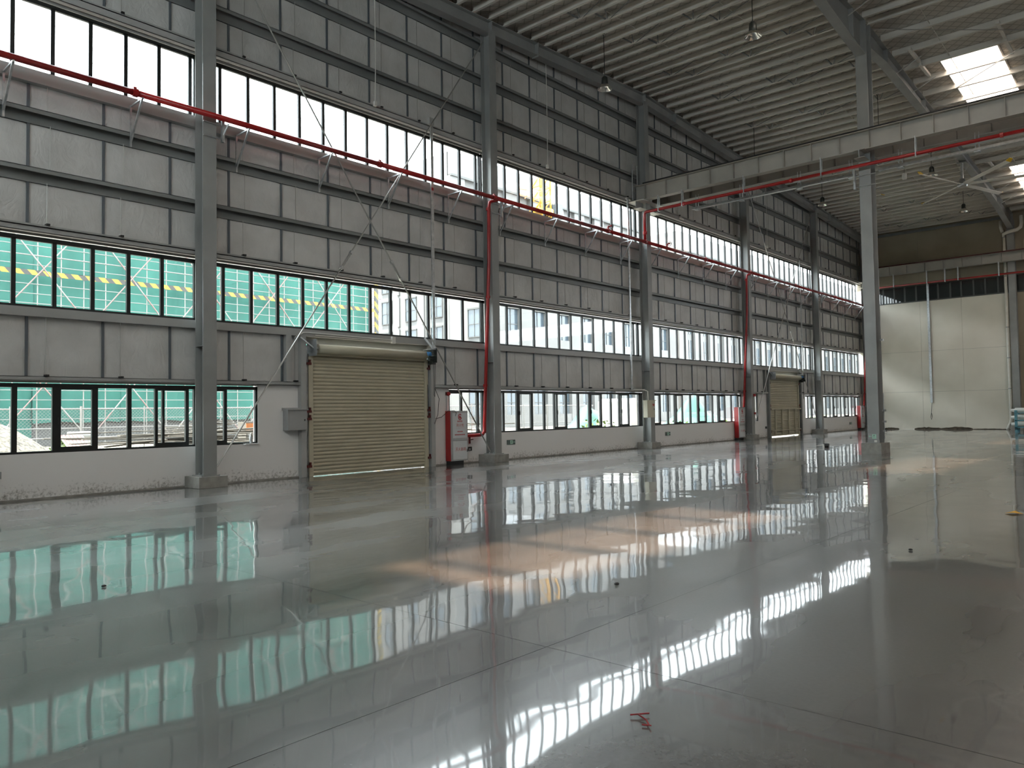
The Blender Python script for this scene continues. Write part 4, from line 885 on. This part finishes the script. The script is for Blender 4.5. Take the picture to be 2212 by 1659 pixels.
MB().lathe((5.95, 28.9, .07), [(0, -.09), (.07, -.09), (.07, .09), (0, .09)], 12, 'x').build('body', 'black', t); MB().box(5.84, 28.82, 0, 5.9, 28.98, .11).build('end_cap', 'white', t); MB().tube([(5.86, 28.9, .09), (5.6, 28.8, .05)], .015, 6).build('handle', 'white', t)
for nm, x, y, lab in (('pebble', 12.39, 5.48, 'tiny dark pebble beside the long floor joint'), ('pebble', 8.87, 2.66, 'tiny dark pebble in the green window reflection'), ('pebble', 7.35, 12.78, 'tiny dark fleck before the second wall column'), ('pebble', 13.9, 8.6, 'small brown fleck on the floor right of the reflections')):
    o = MB().lathe((x, y, 0), [(0, 0), (.02, .004), (.022, .012), (.012, .02), (0, .022)], 8).build(nm, 'black', None, False, (x, y, 0)); tag(o, lab, 'pebble', 'flecks on the floor')

# ------------------------------------------------------------------ outdoors
gr = MB().box(-400, -200, -.35, -.2, 500, -.15).build('ground', 'ground'); tag(gr, 'pale sandy ground outside the windows', 'ground', kind='structure')
# netted building with scaffold
SX = -36.0
t = thing('netted_building', (SX, 15, 0), 'building behind scaffolding wrapped in green safety net', 'building')
MB().box(SX-14, -26, -.2, SX-1.2, 39.5, 20.0).build('concrete_block', 'reveal', t)
def net(y0, y1, z0, z1, sd):
    mb = MB(); ny, nz = 10, 5
    for j in range(nz+1):
        for i in range(ny+1):
            y = y0+(y1-y0)*i/ny; z = z0+(z1-z0)*j/nz
            mb.v.append((SX-.9+.1*noise.noise(Vector((y*.5, z*.3, sd)))+.05*math.sin(y*3.1+sd), y, z+.05*math.sin(y*2.4+sd)*(j in (0, nz))))
    for j in range(nz):
        for i in range(ny): a = j*(ny+1)+i; mb.f.append((a, a+1, a+ny+2, a+ny+1))
    return mb
for j in range(6):
    for i in range(13):
        z0_ = -0.1+j*3.6 if j or i < 8 or i > 10 else 1.3
        net(-26.3+i*5.2, -26.3+(i+1)*5.2 if i < 12 else 41.3, z0_, -0.1+(j+1)*3.6, i*3+j).build('net_sheet', 'net', t, smooth=True)
net(39.5, 41.2, 0, 3, 1)
mb = MB().box(SX-12, 41.25, 0, SX-.9, 41.28, 21.4); mb.build('side_net_sheet', 'net', t)
for k in range(52): 
    y = -25.0+1.3*k; MB().tube([(SX, y, -.15), (SX, y, 22.0)], .035, 6).build('standard_tube', 'pole', t)
for k in range(37):
    z = .35+.585*k; main = k % 6 == 1
    MB().tube([(SX+.06, -26, z), (SX+.06, 41.6, z)], .038 if main else .026, 6).build('ledger_tube', 'pole', t)
for k in range(-4, 5):
    for z0 in (0.2, 7.4, 14.6):
        y = 15.6+5.2*k
        MB().tube([(SX+.12, y-2.6, z0), (SX+.12, y+2.6, z0+6.6)], .04, 6).build('brace_tube', 'pole_red', t); MB().tube([(SX+.12, y+2.6, z0), (SX+.12, y-2.6, z0+6.6)], .04, 6).build('brace_tube', 'pole_red', t)
MB().box(SX+.1, -26, 10.25, SX+.13, 41.3, 10.55).build('striped_toe_board', 'stripe', t)
MB().box(SX+.02, 40.9, 0, SX+.12, 41.25, 21.6).build('striped_corner_board', 'stripe', t)

# chain-link fence
FX = -16.9
t = thing('chain_link_fence', (FX, 12, 0), 'chain-link fence with white posts outside the windows', 'fence')
mb = MB(); p_ = 0.13
for k in range(-40, 340):
    y = 0.0+k*p_
    for s_ in (1, -1):
        ya, yb = y, y+s_*2.05; za, zb = -.1, 1.95
        mb.bar((FX, ya, za), (FX, yb, zb), .009, .009)
o = mb.build('wire_mesh', 'pole', t); o['kind'] = 'stuff'
for z in (0.75, 1.9): MB().tube([(FX, -4, z), (FX, 46, z)], .022, 6).build('rail', 'pole', t)
for k in range(18): 
    y = -1.0+2.45*k; MB().tube([(FX+.02, y, -.15), (FX+.02, y, 2.0)], .045 if k % 2 else .025, 8).build('fence_post', 'pole', t)
# heaps and clutter
def heap(name, c, r, h, m, label, cat, sx=1.0, sy=1.0, rough=.12, group=None):
    mb = MB(); nr, na_ = 9, 26
    for j in range(nr+1):
        for i in range(na_):
            a = 2*math.pi*i/na_; q = j/nr; x = c[0]+r*sx*q*math.cos(a); y = c[1]+r*sy*q*math.sin(a)
            z = h*max(0, 1-q)**.85*(1+rough*2*noise.noise(Vector((x*.7, y*.7, r))))+rough*.5*noise.noise(Vector((x*2.3, y*2.3, 3)))*(1-q)
            mb.v.append((x, y, z-.15))
    for j in range(nr):
        for i in range(na_): mb.f.append((j*na_+i, (j+1)*na_+i, (j+1)*na_+(i+1) % na_, j*na_+(i+1) % na_))
    o = mb.build(name, m, None, True, (c[0], c[1], -.15)); tag(o, label, cat, group); return o
heap('gravel_heap', (-9.0, 5.2), 3.3, 2.1, 'gravel', 'pale gravel heap outside the leftmost low window', 'heap', 1, 1.05)
heap('tarpaulin_heap', (-9.0, 34.5), 3.4, 1.95, 'tarp', 'green tarpaulin heap outside the low windows past the second column', 'heap', .5, 1.3, .3)
heap('tarpaulin_heap', (-9.0, 46.8), 3.4, 1.95, 'tarp', 'green tarpaulin heap outside the low windows right of the cream box', 'heap', .5, 1.6, .3)
heap('tarpaulin_heap', (-8.5, 59.0), 2.6, 1.3, 'concrete', 'pale sheeted heap outside the low windows near the far cabinet', 'heap', .8, 1.9, .15)
def bush(c, r, label):
    rr = random.Random(int(c[1]*10)); mb = MB()
    for k in range(240):
        d = Vector((rr.gauss(0, 1), rr.gauss(0, 1), rr.gauss(0, 1))).normalized()*r*(.5+.5*rr.random()); d.z = abs(d.z)*.9
        q = Vector((c[0], c[1], -.15))+d; u = Vector((rr.gauss(0, 1), rr.gauss(0, 1), rr.gauss(0, 1))).normalized()*.13; v = u.cross(d).normalized()*.08
        i = len(mb.v); mb.v += [tuple(q-u), tuple(q+v), tuple(q+u), tuple(q-v)]; mb.f.append((i, i+1, i+2, i+3))
    o = mb.build('bush', 'bush', None, False, (c[0], c[1], -.15)); tag(o, label, 'bush', 'bushes outside the windows')
bush((-18.2, 11.3), .9, 'low green bush behind the chain-link fence'); bush((-5.0, 26.6), .75, 'green bush outside the low window left of the tarpaulin heap'); bush((-5.6, 30.9), 1.5, 'green bush in front of the tarpaulin heap'); bush((-5.0, 37.2), 1.2, 'green bush right of the sheeted truck'); bush((-6, 41.5), 1.0, 'green bush outside the low window right of the cream box'); bush((-5.2, 44.2), 1.0, 'green bush in front of the second tarpaulin heap'); bush((-5, 59), 1.2, 'green bush outside the farthest low windows')
rr = random.Random(3)
t = thing('timber_stack', (-9, 11.7, -.15), 'loose stack of weathered boards outside the low windows by the first column', 'timber')
for k in range(46):
    y = 9.6+rr.random()*4.2; z = -.1+1.15*rr.random()**.8; x = -9.8+rr.random()*1.6; a = rr.gauss(0, .13); L = 1.2+rr.random()*1.4
    MB().bar((x, y-L*math.cos(a), z), (x+L*.2*rr.gauss(0, 1), y+L*math.cos(a), z+rr.gauss(0, .09)+.02), .12+.1*rr.random(), .035).build('plank', 'timber', t)
t = thing('timber_stack', (-8, 24, -.15), 'loose stack of weathered boards outside the window right of the near roller door', 'timber')
for k in range(26):
    y = 21.5+rr.random()*5; z = -.1+1.15*rr.random()**.8; x = -8.8+rr.random()*1.6; L = .8+rr.random()
    MB().bar((x, y-L, z), (x+L*.2*rr.gauss(0, 1), y+L, z+rr.gauss(0, .1)+.02), .12+.1*rr.random(), .035).build('plank', 'timber', t)
mb = MB(); 
for k in range(14): mb.v.append((-10.0, 9.0+.055*k, -.15)); mb.v.append((-12.0, 8.9+.055*k, .95+.03*(k % 2)))
for k in range(13): mb.f.append((2*k, 2*k+2, 2*k+3, 2*k+1))
o = mb.build('corrugated_sheet', 'sheet_red', None, False, (-12, 11, 0)); o.modifiers.new('thickness', 'SOLIDIFY').thickness = .01; tag(o, 'faded red corrugated sheet leaning outside the low window', 'sheet')
t = MB().tube([(-14.2, 9.9, .9), (-14.2, 10.7, .9)], .14, 18).build('white_barrel', 'pvc_dull', None, True, (-14.2, 10.3, .76)); tag(t, 'white barrel lying beyond the red corrugated sheet', 'barrel')
t = thing('barrel_cradle', (-14.2, 10.3, -.15), 'low block cradle under the white barrel', 'cradle'); box('block', 'concrete', t, -14.5, 9.95, -.15, -13.9, 10.15, .755); box('block', 'concrete', t, -14.5, 10.45, -.15, -13.9, 10.65, .755)
t = thing('crate', (-11.0, 15.2, -.15), 'brown crate beside the boards outside the window left of the near roller door', 'crate')
MB().box(-11.3, 14.9, -.15, -10.7, 15.5, 1.28).build('body', 'timber', t); box('batten', 'orange', t, -10.7, 14.9, .95, -10.67, 15.5, 1.22); box('batten', 'timber', t, -10.7, 14.9, .4, -10.67, 15.5, .5)
t = thing('timber_stack', (-13.5, 14.4, -.15), 'high stack of pale boards behind the brown crate', 'timber')
for k in range(22):
    y = 13.9+rr.random()*1.2; L = .7+rr.random()*.6; z = -.1+k*.066
    MB().bar((-13.8+rr.random()*.5, y-L, z), (-13.8+rr.random()*.5, y+L, z+rr.gauss(0, .02)), .16, .05).build('plank', 'timber', t)
t = thing('sheeted_truck', (-6, 33.7, -.15), 'white sheeted truck outside the window left of the cream box', 'truck')
MB().prism([(-7, 32.7, .55), (-7, 34.9, .55), (-7, 34.9, 1.95), (-7, 34.6, 2.1), (-7, 33.1, 2.1), (-7, 32.7, 1.95)], (2.0, 0, 0)).build('load_cover', 'white', t); MB().box(-7, 32.6, .35, -5, 35.0, .55).build('chassis', 'lamp_dark', t)
for yy in (33.1, 34.5): MB().lathe((-5.0, yy, .25), [(0, -.12), (.4, -.12), (.4, .12), (0, .12)], 18, 'x').build('wheel', 'black', t)

# concrete office building: corner seen past the netted building
def office(x0, y0, y1, depth, h, label, floors, bay, rows_side, seedk, z0=3.0):
    t = thing('office_building', (x0, y0, 0), label, 'building', 'concrete buildings outside')
    MB().box(x0-depth, y0, -.2, x0-.5, y1, h).build('block', 'facade', t)
    # piers and spandrels standing proud of the recessed windows (front face)
    fh = (h-4.5)/floors
    pier = MB().box(-.55, -bay*.24, -.2, 0, bay*.24, h-2.6).mesh('pier', M['facade'])
    n = int((y1-y0)/bay)
    for k in range(n+1): inst('pier', pier, t, (x0, y0+k*bay+bay*.24, 0))
    for f in range(floors+1):
        zz = f*fh; 
        if f % 2 == 0 or floors < 6: box('spandrel', 'facade', t, x0-.5, y0, zz-.1, x0-.08, y1, zz+1.2)
    box('parapet', 'facade', t, x0-.6, y0, h-2.7, x0+.12, y1, h); box('cornice', 'reveal', t, x0-.1, y0-.1, h-2.85, x0+.2, y1+.1, h-2.6)
    win = MB().box(-.46, -bay*.26, .0, -.44, bay*.26, fh-1.0).mesh('window', M['fglass']); bars = MB().box(-.44, -bay*.26, fh*.32, -.38, bay*.26, fh*.32+.08).box(-.44, -.04, 0, -.38, .04, fh-1.0).box(-.44, -bay*.26, 0, -.36, -bay*.20, fh-1.0).mesh('window_bars', M['reveal'])
    for k in range(n):
        for f in range(floors):
            if f*fh+1.2+z0 > h-3 and False: continue
            w_ = inst('window', win, t, (x0, y0+k*bay+bay*.74, f*fh+1.1)); b2 = bpy.data.objects.new('window_bars', bars); C.objects.link(b2); b2.parent = w_
    # side face (towards the camera side), windows as recessed frames
    for k in range(rows_side):
        for f in range(floors):
            xx = x0-2.6-k*4.4; zz = f*fh+1.1
            w_ = MB().box(xx-.9, y0-.03, zz, xx+.9, y0-.01, zz+fh*.68).build('side_window', 'fglass', t)
            MB().box(xx-1.0, y0-.1, zz-.08, xx-.9, y0, zz+fh*.7).box(xx+.9, y0-.1, zz-.08, xx+1.0, y0, zz+fh*.7).box(xx-.04, y0-.08, zz, xx+.04, y0, zz+fh*.68).box(xx-.9, y0-.08, zz+fh*.3, xx+.9, y0, zz+fh*.3+.08).box(xx-1.0, y0-.12, zz-.12, xx+1.0, y0, zz-.04).box(xx-1.0, y0-.14, zz+fh*.68, xx+1.0, y0, zz+fh*.72).build('window_bars', 'reveal', w_)
            if k < rows_side-1: box('side_pier', 'facade', t, xx-2.4, y0-.18, zz-.6, xx-2.0, y0, zz+fh*.75)
    return t
office(-39.0, 58.9, 98.0, 6, 17.5, 'low pale concrete podium building in front of the corner office building', 3, 4.6, 1, 3)
office(-45.0, 58.9, 98.0, 40, 31.0, 'pale concrete office building whose corner shows past the green net', 7, 4.6, 8, 1)
office(-42.0, 104.0, 190.0, 30, 29.0, 'farther pale concrete building seen right of the crane beam column', 6, 5.0, 2, 2)

# tower crane
cx, cyy = -42.0, 71.2
t = thing('tower_crane', (cx, cyy, 17.5), 'yellow tower crane in front of the office building', 'tower crane')
mb = MB()
for sx_ in (-.8, .8):
    for sy_ in (-.8, .8): mb.bar((cx+sx_, cyy+sy_, 17.5), (cx+sx_, cyy+sy_, 30.5), .16)
mb.build('mast_chords', 'crane', t); mb = MB()
for k in range(8):
    z = 17.5+k*1.6
    for s_ in (-.8, .8):
        mb.bar((cx+s_, cyy-.8, z), (cx+s_, cyy+.8, z+1.6), .09); mb.bar((cx-.8, cyy+s_, z), (cx+.8, cyy+s_, z+1.6), .09); mb.bar((cx-.8, cyy+s_, z), (cx+.8, cyy+s_, z), .08); mb.bar((cx+s_, cyy-.8, z), (cx+s_, cyy+.8, z), .08)
mb.build('mast_lattice', 'crane', t)
MB().box(cx-.2, cyy+1.0, 25.0, cx+1.4, cyy+2.4, 26.8).build('cab', 'fglass', t); MB().lathe((cx, cyy, 25.4), [(0, 0), (1.5, 0), (1.5, .5), (0, .5)], 18).build('slewing_ring', 'crane', t)
mb = MB()
for z in (27.2, 28.0): mb.bar((cx+.6, cyy-5, z-.5), (cx+.6, cyy+.5, z), .1)
for k in range(4): mb.bar((cx+.6, cyy-5+k*1.2, 26.4+k*.11), (cx+.6, cyy-4.4+k*1.2, 27.2+k*.11), .1)
mb.build('jib', 'orange', t)
# utility poles outside
for k, y in enumerate((18.5, 27.2)):
    t = thing('temporary_lamp_post', (-16.0, y, -.15), 'thin wire-wrapped post by the fence, %s' % ('left of the first column' if k == 0 else 'right of the near roller door'), 'post'); MB().tube([(-16, y, -.15), (-16, y, 3.4)], .04, 8).build('post', 'pole', t)
    mb = MB()
    for q in range(26): mb.bar((-16+.06*math.cos(q*1.3), y+.06*math.sin(q*1.3), 1.6+q*.07), (-16+.06*math.cos((q+1)*1.3), y+.06*math.sin((q+1)*1.3), 1.67+q*.07), .03)
    mb.build('coiled_wire', 'black', t)
